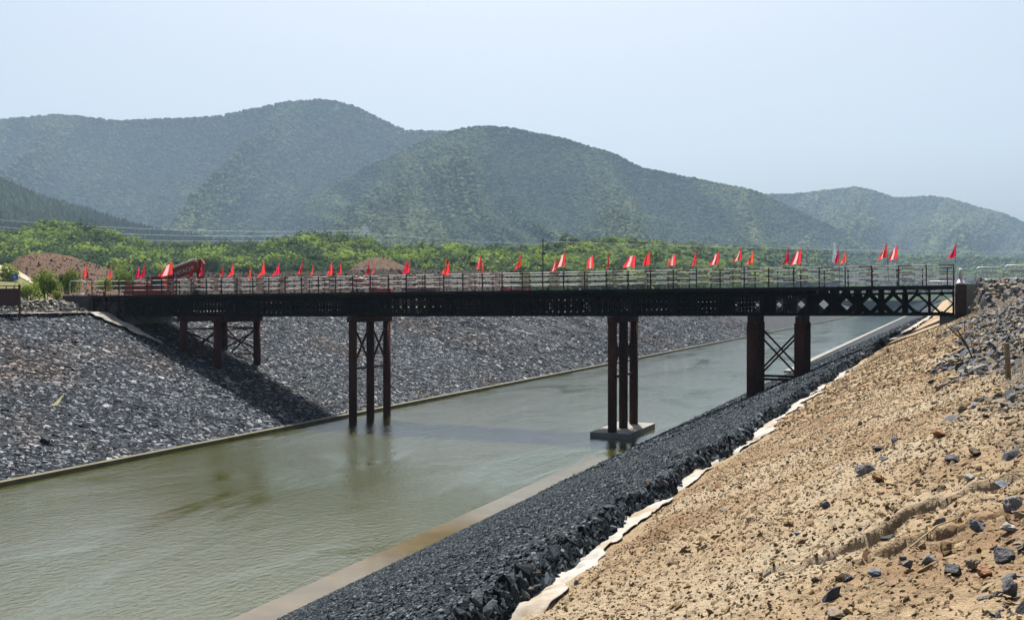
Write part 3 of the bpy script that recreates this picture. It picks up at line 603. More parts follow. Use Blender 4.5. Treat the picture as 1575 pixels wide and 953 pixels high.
def forest(name, hill, n, pr, tr, h, coll, nidx, label, ratio=1.0, keep=None, tp=1.0, zoff=-0.3):
    px = rng.uniform(pr[0], pr[1], n); t = tr[0] + rng.uniform(0, 1, n) ** tp * (tr[1] - tr[0])
    if keep is not None: m = keep(px, t); px = px[m]; t = t[m]; n = len(px)
    x, y, z = hill.xyz(px, t); s = h * rng.uniform(.65, 1.25, n)
    if coll is brC: s = h * rng.uniform(.45, 1.35, n) * (.6 + .9 * fbm(px * .028, t * 5, 3, 77))
    rot = np.stack([rng.normal(0, .04, n), rng.normal(0, .04, n), rng.uniform(0, 6.28, n)], -1)
    return tag(scatter(name, np.stack([x, y, z + zoff * 1.0], -1), rot, np.stack([s * ratio, s * ratio, s], -1), np.where((hill.spur(px, t) < .55) & (rng.uniform(0, 1, n) < .8) & (nidx == 5), rng.integers(5, 8, n), np.where((coll is brC) & ((fbm(px * .022, t * 4, 3, 31) > .52) | (t < .42)) & (rng.uniform(0, 1, n) < .8), rng.integers(0, nidx, n) // 2 * 2 + 1, rng.integers(0, nidx, n))), coll), label, 'forest')
forest('forest', HA, 110000, (-150, 1150), (0.15, 1.02), 9, conC, 5, 'conifer forest on the high left mountain', 1.15)
forest('forest', HB, 130000, (250, 1500), (0.05, 1.02), 7.3, conC, 5, 'conifer forest on the middle mountain', 1.15)
forest('forest', HC, 70000, (950, 1700), (0.2, 1.02), 10, conC, 5, 'conifer forest on the far right mountain', 1.15)
forest('forest', HD, 26000, (-200, 600), (0.1, 1.02), 8, conC, 2, 'conifer forest on the lower left spur', 1.15)
forest('forest', HF, 12000, (700, 1750), (0.25, 1.03), 6.5, conC2, 4, 'young pine wood at the mountain foot, right side', 1.1, lambda p, t: rng.uniform(0, 1, len(p)) < np.clip((p - 800) / 200, 0.1, 1))
forest('forest', HF, 3400, (-150, 1150), (0.3, 1.02), 10.5, brC, 8, 'broadleaf wood over the low green hills', 1.15, lambda p, t: rng.uniform(0, 1, len(p)) < np.clip((1120 - p) / 380, 0, 1) * np.clip(.25 + 1.6 * fbm(p * .03, t * 6, 3, 7), 0, 1), 1.0, 3.0)
brD = proto_collection('dark_scrub', [crown_mesh('dark_scrub', 80 + i, M_LEAFD, 220, 0.12, 5) for i in range(3)])
forest('forest', HG, 2200, (790, 1560), (0.1, 1.0), 2.6, brD, 3, 'low dark scrub on the slate cutting behind the right half of the rails', 1.3, lambda p, t: fbm(p * .03, t * 5, 3, 17) > .47, 1.0, 1.0)
forest('forest', HF, 700, (760, 1200), (0.0, 0.5), 9, brC, 8, 'broadleaf thicket at the foot of the pine wood', 1.2, None, 1.0, 3.0)

# individual trees of the wood's front rows, copied with crown and trunk
def make_tree(name, crown, h, wdt, label, cat, group=None):
    t = empty(name); tag(t, label, cat, group)
    tr = MB().tube([(0, 0, 0), (0.03 * h, 0, 0.25 * h), (0, 0.02 * h, 0.6 * h)], [0.03 * h, 0.022 * h, 0.01 * h], 6)
    for a in range(3):
        an = a * 2.1 + .4; tr.tube([(0.02 * h, 0, 0.3 * h), (0.16 * h * math.cos(an), 0.16 * h * math.sin(an), 0.52 * h)], [0.013 * h, 0.006 * h], 5)
    tr.build('trunk', M_BARK, t); c = link('crown', crown, t); c.location = (0, 0, 0.6 * h); c.scale = (wdt, wdt, h * 0.85); return t
def copy_tree(o, parent=None):
    c = o.copy(); COL.objects.link(c); c.parent = parent
    for ch in o.children: copy_tree(ch, c)
    return c
crowns = {}
for nm, mt, sd in (('mid', M_LEAF, 60), ('dark', M_LEAFD, 64), ('yel', M_LEAFY, 67)):
    crowns[nm] = [crown_mesh('crown', sd + i, mt, 420, 0.095, 9) for i in range(2)]
protos = []
LB = {'mid': 'mid green rounded broadleaf tree in the wood below the left mountain', 'dark': 'dark green broadleaf tree in the wood below the left mountain', 'yel': 'pale yellow green tree in the wood below the left mountain'}
for nm in ('mid', 'dark', 'yel'):
    for i in range(2): protos.append((nm, make_tree('broadleaf_tree', crowns[nm][i], 1.0, 0.95, LB[nm], 'tree', {'mid': 'mid green trees of the low wood', 'dark': 'dark trees of the low wood', 'yel': 'pale trees of the low wood'}[nm])))
used = set(); rr = random.Random(3)
for k in range(210):
    px = rr.uniform(-20, 860); t = rr.uniform(0.02, 0.55)
    if 520 < px < 640 and t < .3: continue
    x, y, z = HF.xyz(px, t); dk = rr.random(); nm = 'dark' if dk < (0.55 if t < .25 else .25) else ('mid' if dk < .82 else 'yel')
    ch = [p for n_, p in protos if n_ == nm]; p = rr.choice(ch)
    if id(p) not in used: used.add(id(p)); o = p
    else: o = copy_tree(p)
    zone = ['left of the spoil mound', 'above the big spoil mound', 'behind the third to sixth flags', 'above the raised digger arm', 'between digger and low left hump', 'on the low hump left of the pylon', 'right of the second spoil mound', 'left of the utility pole', 'around the utility pole'][int(np.searchsorted([20, 150, 240, 340, 430, 530, 690, 790], px))]
    o['label'] = '%s broadleaf tree, %s row, %s' % ({'mid': 'mid green', 'dark': 'dark green', 'yel': 'pale yellow green'}[nm], 'front' if t < .18 else ('middle' if t < .36 else 'rear'), zone)
    s = rr.uniform(5.5, 10.5); o.location = (float(x), float(y), float(z) - 0.4); o.scale = (s, s, s * rr.uniform(.85, 1.15)); o.rotation_euler.z = rr.uniform(0, 6.28)

# ================================================================ THE BRIDGE
bridge = empty('bridge', (0.5, YB0, 8.93)); bridge.rotation_euler = (0, -0.0085, 0)
tag(bridge, 'long dark steel truss bridge with banded rails crossing the canal', 'bridge')
NP = 24; LEN = 72.0
pm = MB(); C1 = 0.06
pm.box(0.0, 3.0, -.05, .05, 1.38, 1.5); pm.box(0.0, 3.0, -.05, .05, 0.0, 0.12)
for x in (0.045, 1.5, 2.955): pm.box(x - .045, x + .045, -.04, .04, 0.12, 1.38)
for a in (0.0, 1.5):
    for (x0, z0, x1, z1) in ((.06, .75, .72, 1.40), (.78, 1.40, 1.44, .75), (.06, .75, .72, .10), (.78, .10, 1.44, .75)):
        pm.bar((a + x0, 0, z0), (a + x1, 0, z1), 0.065, 0.075, up=(0, 1, 0))
    pm.prism([(a + .58, 1.385), (a + .92, 1.385), (a + .75, 1.24)], -.03, .03); pm.prism([(a + .58, .115), (a + .92, .115), (a + .75, .26)], -.03, .03)
panel = pm.mesh('truss_panel', M_TRUSS)
rows = [0.15, 0.60, 1.50, 1.95, 2.85, 3.30, 4.20, 4.65, 5.55, 6.0]
for r_ in rows:
    for i in range(NP): link('truss_panel', panel, bridge, (-3.0 * (i + 1), r_, 0))
# bracing frames that tie the truss pairs together
bf = MB()
for z in (0.2, 1.3): bf.box(-.03, .03, 0.05, .40, z - .03, z + .03)
bf.bar((0, .05, .2), (0, .40, 1.3), .05); bf.bar((0.001, .40, .2), (0.001, .05, 1.3), .045)
bfm = bf.mesh('bracing_frame', M_TRUSS)
for i in range(NP + 1):
    for r_ in rows[::2]: link('bracing_frame', bfm, bridge, (-3.0 * i + (-.05 if i == 0 else .05 if i == NP else 0), r_, 0))
sb = MB()
for i in range(0, NP, 1):
    x = -3.0 * i - 1.5
    for j in range(0, 8, 2): sb.bar((x - 1.2, rows[j + 1], 0.06), (x + 1.2, rows[j + 2], 0.06), .06); sb.bar((x + 1.2, rows[j + 1], 0.14), (x - 1.2, rows[j + 2], 0.14), .06)
sb.build('sway_bracing', M_TRUSS, bridge)
cb = MB().box(-.06, .06, -.05, 6.2, 1.5, 1.525).box(-.015, .015, -.05, 6.2, 1.525, 1.755).box(-.06, .06, -.05, 6.2, 1.755, 1.78).mesh('cross_beam', M_TRUSS)
for i in range(97): link('cross_beam', cb, bridge, (-0.75 * i - (0.07 if i == 0 else -0.07 if i == 96 else 0), 0, 0))
MB().box(-LEN, 0, -.10, 6.25, 1.783, 1.86).build('deck_plate', M_DECK, bridge)
MB().box(-LEN, 0, -.13, -.103, 1.70, 1.93).build('edge_channel', M_DECK, bridge); MB().box(-LEN, 0, 6.253, 6.28, 1.70, 1.93).build('edge_channel', M_DECK, bridge)
DZ = 1.86; RH = 1.38
for sgn, yv in ((0, -.03), (1, 6.17)):
    rl = MB().tube([(-LEN, yv, DZ + RH - .03), (0, yv, DZ + RH - .03)], 0.035, 8).build('railing', M_RAIL, bridge, True)
    for z in (0.92, 0.50):
        MB().tube([(-LEN, yv, DZ + z), (0, yv, DZ + z)], 0.03, 8).build('rail', M_RAIL, rl, True)
    pmesh = MB().box(-.035, .035, -.035, .035, 0, RH).mesh('post', M_POST)
    for i in range(45):
        x = -LEN * i / 44 + (.05 if i == 44 else -.05 if i == 0 else 0)
        if sgn: x = max(-LEN + .05, x - 0.35) if i < 44 else -LEN + .05
        link('post', pmesh, rl, (x, yv + (0.07 if sgn else -.07) , DZ + .003))
# ---- piers
BZ = 8.93
def pier(X0s, y_list, zcap, zbase, label, r=0.32, braces=(), base=None, brz=None):
    """X0s: world x of the column rows; zbase(x) gives the foot"""
    cap = MB()
    for X in X0s: cap.box(X - .22, X + .22, y_list[0] - .55, y_list[-1] + .55, zcap - .48, zcap - 0.005)
    if len(X0s) > 1 and X0s[0] < -50:
        for y in (y_list[0], y_list[-1]): cap.box(X0s[0] - .5, X0s[-1] + .5, y - .18, y + .18, zcap - .30, zcap - .004)
    p = cap.build('pier', M_RUST); tag(p, None)
    p.parent = bridge; p.matrix_parent_inverse = (Matrix.Translation(bridge.location) @ bridge.rotation_euler.to_matrix().to_4x4()).inverted()
    p['label'] = label
    for X in X0s:
        for y in y_list:
            MB().tube([(X, y, zbase(X) - 1.0), (X, y, zcap - .47)], r, 20).build('column', M_RUST, p, True)
    return p
cols_y = [YB0 + .35, YB0 + 3.05, YB0 + 5.75]
def brace(p, a, b, wv=0.12): MB().bar(a, b, wv, wv).build('brace', M_RUST, p)
yA, yB_ = cols_y[0], cols_y[-1]
zc = lambda X: BZ + 0.0085 * (X - .5) - 0.01
# pier on the left bank, two by two
p1 = pier([-61.3, -57.6], [yA, yB_], zc(-59.5), lambda X: z_left(X), 'short pier on the far stone bank', 0.33)
for y in (yA, yB_):
    brace(p1, (-61.3, y, 7.35), (-57.6, y, 7.35)); brace(p1, (-61.1, y + .09, 7.2), (-57.8, y + .09, 4.6)); brace(p1, (-57.8, y - .09, 7.2), (-60.6, y - .09, 4.9)); brace(p1, (-60.4, y, 4.95), (-57.6, y, 4.95))
for X in (-61.3, -57.6): brace(p1, (X, yA, 7.3), (X, yB_, 7.3)); brace(p1, (X, yA, 7.2), (X, yB_, 5.4)); brace(p1, (X + .1, yB_, 7.2), (X + .1, yA, 5.4))
p2 = pier([-44.0], cols_y, zc(-44), lambda X: -1.5, 'three column pier standing in the water, far side', 0.33)
for i in (0, 1):
    y0, y1 = cols_y[i], cols_y[i + 1]
    brace(p2, (-44.05, y0, 8.1), (-44.05, y1, 4.6)); brace(p2, (-43.92, y1, 8.1), (-43.92, y0, 4.6)); brace(p2, (-44, y0, 4.3), (-44, y1, 4.3), .16)
p3 = pier([-22.1], cols_y, zc(-22.1), lambda X: 0.3, 'three column pier on a concrete footing in the water', 0.33)
for i in (0, 1):
    y0, y1 = cols_y[i], cols_y[i + 1]
    brace(p3, (-22.15, y0, 8.1), (-22.15, y1, 4.6)); brace(p3, (-22.02, y1, 8.1), (-22.02, y0, 4.6)); brace(p3, (-22.1, y0, 4.3), (-22.1, y1, 4.3), .16)
MB().box(-23.6, -20.65, yA - .6, yB_ + .9, -1.5, 0.36).build('footing', M_CONC, p3)
p4 = pier([-12.15, -9.0], [yA, yA + 3.0], zc(-10.5), lambda X: plane_r(X) - .5, 'braced four column pier at the near stone bank', 0.36)
for y in (yA, yA + 3.0):
    brace(p4, (-12.1, y, 4.55), (-8.9, y, 4.55), .16); brace(p4, (-12.0, y + .09, 7.9), (-9.0, y + .09, 4.7)); brace(p4, (-9.0, y - .09, 7.9), (-12.0, y - .09, 4.7))
# ---- abutments
ab = MB().box(0, 0.62, -.2, 7.2, -3.0, 0.0).build('abutment', M_CONC, None, False, (1.18, YB0 - .05, 10.93))
tag(ab, 'grey concrete abutment block at the right end of the bridge', 'abutment')
MB().box(-1.55, -.32, .3, 6.8, -3.0, -2.02).build('bearing_seat', M_CONC, ab)
MB().box(-.62, -.005, -.14, 6.8, -2.3, -0.02).build('end_sheet', M_SHEET, ab)
for i in range(4): MB().box(-.62 + .15 * i + .02, -.62 + .15 * i + .06, -.18, -.141, -2.2, -.06).build('stiffener', M_SHEET, ab)
M_CONCD = simple('shade_toned_concrete', (0.06, 0.06, 0.058), (0.11, 0.108, 0.10), 0.8, 0.9, 0.2, 0.3, 0.02)  # darker copy of the concrete: shade on the left abutment put into its colour
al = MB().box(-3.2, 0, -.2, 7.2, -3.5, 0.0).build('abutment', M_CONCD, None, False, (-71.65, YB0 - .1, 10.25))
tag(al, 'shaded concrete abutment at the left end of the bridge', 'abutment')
MB().box(0.005, 4.0, 1.0, 6.2, -3.5, -1.95).build('bearing_seat', M_CONC, al)
MB().box(0.01, 3.6, .35, 6.0, -1.9, -.05).build('end_sheet', M_SHEET, al)

# ---------------------------------------------------------------- flags
M_FLAG = {}
for nm, c1, c2, wt in (('scarlet', (0.95, 0.055, 0.06), (1.0, 0.09, 0.09), 0.0), ('crimson', (0.75, 0.02, 0.08), (0.85, 0.04, 0.10), 0.0), ('lettered', (0.95, 0.05, 0.07), (1.0, 0.09, 0.10), 1.0), ('orange', (1.0, 0.12, 0.06), (1.0, 0.18, 0.10), 0.0)):
    m = mat_new('flag_' + nm, 0.6, spec=0.2); tc = N(m, 'ShaderNodeTexCoord'); sx = N(m, 'ShaderNodeSeparateXYZ'); L(m, tc.outputs['UV'], sx.inputs[0])
    c = ramp(m, noise(m, 4, 3), [(0.35, c1), (0.65, c2)])
    if wt:
        # a column of small white characters down the cloth
        va = N(m, 'ShaderNodeTexVoronoi', feature='DISTANCE_TO_EDGE'); va.inputs['Scale'].default_value = 20; L(m, tc.outputs['UV'], va.inputs['Vector'])
        glyph = ramp(m, va.outputs['Distance'], [(0.0, (1, 1, 1)), (0.16, (1, 1, 1)), (0.2, (0, 0, 0))])
        band = ramp(m, sx.outputs[0], [(0.0, (0, 0, 0)), (0.30, (0, 0, 0)), (0.34, (1, 1, 1)), (0.62, (1, 1, 1)), (0.66, (0, 0, 0))])
        rows_ = N(m, 'ShaderNodeMath', operation='FRACT'); rm = N(m, 'ShaderNodeMath', operation='MULTIPLY'); rm.inputs[1].default_value = 5.0; L(m, sx.outputs[1], rm.inputs[0]); L(m, rm.outputs[0], rows_.inputs[0])
        rb = ramp(m, rows_.outputs[0], [(0.0, (0, 0, 0)), (0.14, (1, 1, 1)), (0.86, (1, 1, 1)), (0.95, (0, 0, 0))])
        k = mixc(m, 1.0, mixc(m, 1.0, glyph, band, 'MULTIPLY'), rb, 'MULTIPLY'); c = mixc(m, k, c, (0.85, 0.8, 0.78))
    setc(m, c)
    nt_ = m.node_tree; pb = nt_.nodes['Principled BSDF']; tr = nt_.nodes.new('ShaderNodeBsdfTranslucent'); mx = nt_.nodes.new('ShaderNodeMixShader'); mx.inputs[0].default_value = 0.65
    nt_.links.new(pb.inputs['Base Color'].links[0].from_socket, tr.inputs[0]); nt_.links.new(pb.outputs[0], mx.inputs[1]); nt_.links.new(tr.outputs[0], mx.inputs[2]); nt_.links.new(mx.outputs[0], nt_.nodes['Material Output'].inputs[0])
    M_FLAG[nm] = m
def flag_cloth(wd, drop, seed, mat, h=0.80, belly=0.0):
    """cloth hung from a pole: hoist along z, fly towards -x, sagging and folded"""
    n, m_ = 12, 12; rr = random.Random(seed); ph = rr.uniform(0, 6); X = np.zeros((n, m_)); Y = X.copy(); Z = X.copy()
    for i in range(n):
        for j in range(m_):
            u = i / (n - 1); v = j / (m_ - 1)
            X[i, j] = -wd * (u ** .9) * (1 - (.62 - .25 * belly) * v) + 0.02 * math.sin(7 * v + ph) * u
            Z[i, j] = h * v - drop * u * (0.25 + .75 * v) ** 1.0 - .04 * u * math.sin(5 * u + ph)
            Y[i, j] = (0.075 * math.sin(9 * u + ph + 1.2 * v) + 0.04 * math.sin(17 * u + ph * 2)) * u ** .5 * (1.2 - .5 * v)
    me = grid_mesh('cloth', X, Y, Z, mat); uv = me.uv_layers.new(name='UVMap')
    for l in me.loops: i, j = divmod(l.vertex_index, m_); uv.data[l.index].uv = (i / (n - 1), j / (m_ - 1))
    return me
# px of the pole, py of the tip, side (n near rail, f far rail), look, width, drop
FL = [(134, 406.5, 'n', 'scarlet', .30, .62), (173.5, 405.5, 'n', 'scarlet', .26, .66), (213, 408, 'f', 'crimson', .38, .55), (222.5, 405, 'n', 'crimson', .42, .58),
      (256, 408, 'f', 'scarlet', .60, .55), (266.5, 402, 'n', 'lettered', .72, .38), (297.5, 407, 'f', 'scarlet', .36, .6), (313, 403, 'n', 'crimson', .44, .55),
      (341, 406.5, 'f', 'scarlet', .28, .6), (362, 403.5, 'n', 'scarlet', .36, .6), (385.5, 406.5, 'n', 'orange', .32, .62), (410, 400, 'n', 'scarlet', .40, .62), (430, 404, 'f', 'crimson', .40, .5),
      (464, 399.5, 'n', 'scarlet', .42, .6), (480.7, 403, 'f', 'orange', .16, .7), (514, 399.5, 'n', 'scarlet', .42, .6), (526.5, 401, 'f', 'scarlet', .24, .7), (568, 399.5, 'n', 'crimson', .26, .68),
      (577.5, 400, 'f', 'orange', .18, .7), (624.5, 397, 'n', 'crimson', .26, .66), (628.5, 399, 'f', 'scarlet', .24, .66), (686, 396, 'f', 'orange', .22, .68), (690, 398.5, 'n', 'scarlet', .30, .62),
      (737.5, 391, 'n', 'lettered', .42, .60), (744, 396, 'f', 'orange', .20, .66), (800, 389.5, 'n', 'scarlet', .44, .62), (856, 396, 'f', 'lettered', .50, .55), (867, 387.5, 'n', 'lettered', .62, .38),
      (915.5, 392, 'f', 'lettered', .48, .22), (937, 388, 'n', 'crimson', .20, .62), (976, 391.5, 'n', 'lettered', .58, .10), (1002, 385.5, 'n', 'scarlet', .50, .42), (1042, 389, 'f', 'lettered', .52, .40),
      (1071.5, 383, 'n', 'scarlet', .34, .64), (1103, 387, 'f', 'lettered', .50, .34), (1139.5, 380, 'n', 'lettered', .50, .46), (1161.5, 385, 'f', 'orange', .44, .56), (1214, 380, 'n', 'crimson', .32, .66),
      (1230, 383.5, 'f', 'lettered', .58, .28), (1291.5, 378, 'n', 'crimson', .28, .66), (1303.5, 382.5, 'f', 'orange', .38, .58), (1367, 372.8, 'n', 'lettered', .48, .58), (1378, 377.8, 'f', 'lettered', .46, .32), (1468, 371.7, 'n', 'crimson', .36, .62)]
ORD = ['first', 'second', 'third', 'fourth', 'fifth', 'sixth', 'seventh', 'eighth', 'ninth', 'tenth', 'eleventh', 'twelfth', 'thirteenth', 'fourteenth', 'fifteenth', 'sixteenth', 'seventeenth', 'eighteenth', 'nineteenth', 'twentieth', 'twenty-first', 'twenty-second', 'twenty-third']
COLN = {'scarlet': 'bright red', 'crimson': 'dark crimson', 'lettered': 'white lettered red', 'orange': 'orange red'}
nF = len(FL)
for i, (px, py, sd, lk_, wdv, dr) in enumerate(FL):
    yv = YB0 - .10 if sd == 'n' else YB0 + 6.24
    X, Zc = at_Y(px, yv); zt = z_of(py, Zc); zr = bridge.location.z + DZ + 0.0085 * (X - .5)
    e = empty('flag', (X, yv, zr + 0.35)); hp = zt - (zr + .35)
    a = 'nearly limp' if wdv < .33 else ('half unfurled' if wdv < .46 else 'blown leftward')
    where = '%s from left bridge end' % ORD[i] if i < 22 else '%s from right bridge end' % ORD[nF - 1 - i]
    nm = COLN[lk_]; tag(e, nm + ' flag on a thin pole, ' + a + ', ' + where, 'flag', 'red flags along the bridge rails')
    MB().tube([(0, 0, 0), (0, 0, hp)], 0.014, 6).build('pole', M_STICK, e)
    c = link('cloth', flag_cloth(wdv * (1.45 if px < 800 else 1.25), max(dr, .2) * 1.05, i, M_FLAG[lk_], 0.90, 0.0 if dr > .45 else .8), e, (-.012, 0, hp - .92)); c.rotation_euler.z = R(random.uniform(-30, 35)); kk = 1.18 if px < 800 else 1.05; c.scale = (kk * random.uniform(.85, 1.2), random.uniform(.8, 1.5), kk * random.uniform(.9, 1.1)); c.location.z -= .9 * (c.scale.z - 1); e.rotation_euler = (R(random.uniform(-4, 4)), R(random.uniform(-4, 4)), 0)

# ---------------------------------------------------------------- barriers
def barrier(name, w_, h_, label, loc, rz, bars=6, plate=True, r=0.034):
    e = empty(name, loc, rz); tag(e, label, 'barrier', 'metal crowd barriers')
    k = 0.22
    fr = MB().tube([(0, 0, 0.12), (0, 0, h_ - k), (k * .3, 0, h_ - k * .3), (k, 0, h_), (w_ - k, 0, h_), (w_ - k * .3, 0, h_ - k * .3), (w_, 0, h_ - k), (w_, 0, 0.12)], r, 8); fr.build('frame', M_GALV, e, True)
    MB().tube([(0, 0, .22), (w_, 0, .22)], r, 8).build('lower_rail', M_GALV, e, True)
    for i in range(bars):
        x = w_ * (i + 1) / (bars + 1); MB().tube([(x, 0, .22), (x, 0, h_)], 0.015, 6).build('bar', M_GALV, e, True)
    if plate: MB().box(w_ * .2, w_ * .8, -.012, .012, h_ * .55, h_ * .72).build('plate', M_GALV, e)
    for x in (0.08, w_ - .08): MB().tube([(x, -.25, .02), (x, 0, .14), (x, .25, .02)], r * .9, 6).build('foot', M_GALV, e)
    return e
barrier('crowd_barrier', 1.7, 1.05, 'leftmost metal barrier right of the bridge end, seen at a slant', (1.9, 76.6, 11.12), R(10))
barrier('crowd_barrier', 1.85, 1.12, 'metal barrier with rounded corners, middle one of the row', (3.55, 75.0, 11.12), R(-4))
barrier('crowd_barrier', 1.9, 1.08, 'metal barrier cut by the right edge of the photo', (5.45, 74.2, 11.12), R(-8))
barrier('crowd_barrier', 1.8, 0.9, 'small metal barrier behind the right edge barriers', (7.2, 79.0, 11.12), R(20), 5, False)
barrier('crowd_barrier', 2.0, 1.12, 'metal barrier on the road seen through the last bridge rails', (-1.4, 84.0, 10.2), R(-14), 4)
barrier('road_barrier', 2.0, 1.4, 'bare metal hoop barrier beside the left end of the bridge', (-74.6, YB0 + .3, 10.2), R(-2), 0, False, 0.035)
# road joining the bridge on the right
X, Y = np.meshgrid(np.linspace(1.8, 9, 8), np.linspace(YB0 - .2, YB1 + 12, 12), indexing='ij')
tag(link('road', grid_mesh('road', X, Y, 10.93 + 0.06 * fbm(X, Y, 2, 4), M_SAND)), kind='structure')
X, Y = np.meshgrid(np.linspace(-5.5, 1.8, 8), np.linspace(YB1 + 5, YB1 + 14, 8), indexing='ij')
tag(link('road', grid_mesh('road', X, Y, 10.25 + 0.1 * (X + 5) + 0.06 * fbm(X, Y, 2, 4), M_EARTH)), kind='structure')
bo = empty('bollard', (0.85, YB0 + 1.2, 10.93)); tag(bo, 'white bollard on a flared foot at the end of the bridge rail', 'bollard')
MB().tube([(0, 0, 0), (0, 0, .10), (0, 0, .32)], [.34, .24, .13], 12).build('foot', M_WHITE, bo, True); MB().tube([(0, 0, .32), (0, 0, .9), (0, 0, 1.02)], [.12, .11, .07], 12).build('post', M_WHITE, bo, True)

# ---------------------------------------------------------------- board, sign, bush at the left
bX, bY = -69.4, 59.6
e = empty('notice_board', (bX, bY, 8.4), 0); tag(e, 'dark maroon board between steel posts at the left edge', 'board')
MB().box(-3.4, -.06, -.02, .02, 1.0, 2.42).build('board', M_BOARD, e)
for x in (0, -3.5): MB().box(x - .06, x + .06, -.06, .06, -.4, 2.74).build('post', M_SHEET, e)
MB().box(-3.44, -.065, -.035, .035, 2.58, 2.65).build('rail', M_SHEET, e); MB().box(-3.44, -.065, -.035, .035, .82, .88).build('rail', M_SHEET, e)
for x in (-.62, -1.5, -2.4): MB().box(x - .03, x + .03, -.025, .025, 2.42, 2.58).build('bracket', M_SHEET, e); MB().box(x - .03, x + .03, -.025, .025, .88, 1.0).build('bracket', M_SHEET, e)
x, y = ground_pt(23.0, 122.0); zt = z_of(421.5, 122.0)
e = empty('road_sign', (x, y, zt - 3.2), R(22)); tag(e, 'small blue square sign beside the dirt track', 'sign')
MB().box(-.40, .40, -.02, .02, 2.5, 3.2).build('sign_plate', M_BLUE, e); MB().tube([(0, .04, -1), (0, .04, 3.1)], .035, 6).build('post', M_GALV, e)
MB().box(-.05, .05, -.03, -.021, 2.72, 2.98).box(-.17, .17, -.0325, -.0305, 2.82, 2.88).build('symbol', M_WHITE, e)
# heap of rubble behind the left crest
X, Y = np.meshgrid(np.linspace(-86, -70.2, 30), np.linspace(40, 80, 60), indexing='ij')
def heap(x, y): return 8.5 + np.clip((-70.3 - x) / 3.5, 0, 1) * 1.15 * (0.35 + 0.65 * sstep(52, 66, y)) * (0.7 + .6 * fbm(x * .4, y * .4, 3, 14))
tag(link('rubble_mound', grid_mesh('rubble_mound', X, Y, heap(X, Y), M_EARTH)), kind='structure')
d = stones('h', 3800, (-80, -70.2), (46, 72), heap, 0.34, 0.15, hullsB, 8, 0.6, 1.0, lambda x, y: ~((x > -75.2) & (y > 68.6)))
tag(scatter('mound_rubble', *d, hullsB), 'brown grey rubble heaped behind the far bank crest', 'rubble')
bush_m = [crown_mesh('crown', 140 + i, m_, 1500, 0.055, 12, 0.9) for i, m_ in enumerate((M_LEAF, M_LEAFY, M_LEAFD, M_LEAF))]
def bush(px, Zd, pyt, pyb, wpx, k, label, name='bush'):
    x, y = ground_pt(px, Zd); zt = z_of(pyt, Zd); zb = z_of(pyb, Zd); h = zt - zb; wm = wpx / F_PX * Zd
    e = empty(name, (x, y, zb)); tag(e, label, 'bush' if name == 'bush' else 'tree')
    st = MB()
    for a in range(4): st.tube([(0, 0, -.4), (wm * .12 * math.cos(a * 1.7), wm * .12 * math.sin(a * 1.7), h * .3), (wm * .25 * math.cos(a * 1.7), wm * .25 * math.sin(a * 1.7), h * .7)], [.05, .035, .015], 5)
    st.build('stem', M_BARK, e); c = link('crown', bush_m[k], e); c.location = (0, 0, h * .5); c.scale = (wm * 1.15, wm * 1.15, h * 1.15); c.rotation_euler.z = k * 1.3 + px
bush(71, 96, 414, 462, 42, 0, 'tall bright green bush behind the rubble heap')
bush(44, 94, 432, 466, 34, 3, 'low mid green bush just right of the maroon board')
bush(88, 93, 445, 464, 16, 1, 'small yellow green bush near the hoop barrier')
bush(112, 97, 408, 458, 26, 3, 'leafy bush behind the hoop barrier by the first flag')
bush(100, 110, 420, 445, 26, 2, 'dark green bush between the bright bush and the bridge end')
bush(8, 150, 404, 440, 40, 3, 'green scrub beside the top of the dirt track')
bush(192, 105, 416, 450, 40, 0, 'leafy bush seen above the rail near the left bridge end')
bush(160, 112, 424, 450, 30, 1, 'pale bush behind the second bay of flags')
bush(317, 300, 393, 425, 20, 2, 'tall dark evergreen clump right of the raised digger arm', 'dark_tree')
bush(330, 305, 394, 425, 16, 2, 'second dark evergreen beside the raised digger arm', 'dark_tree')

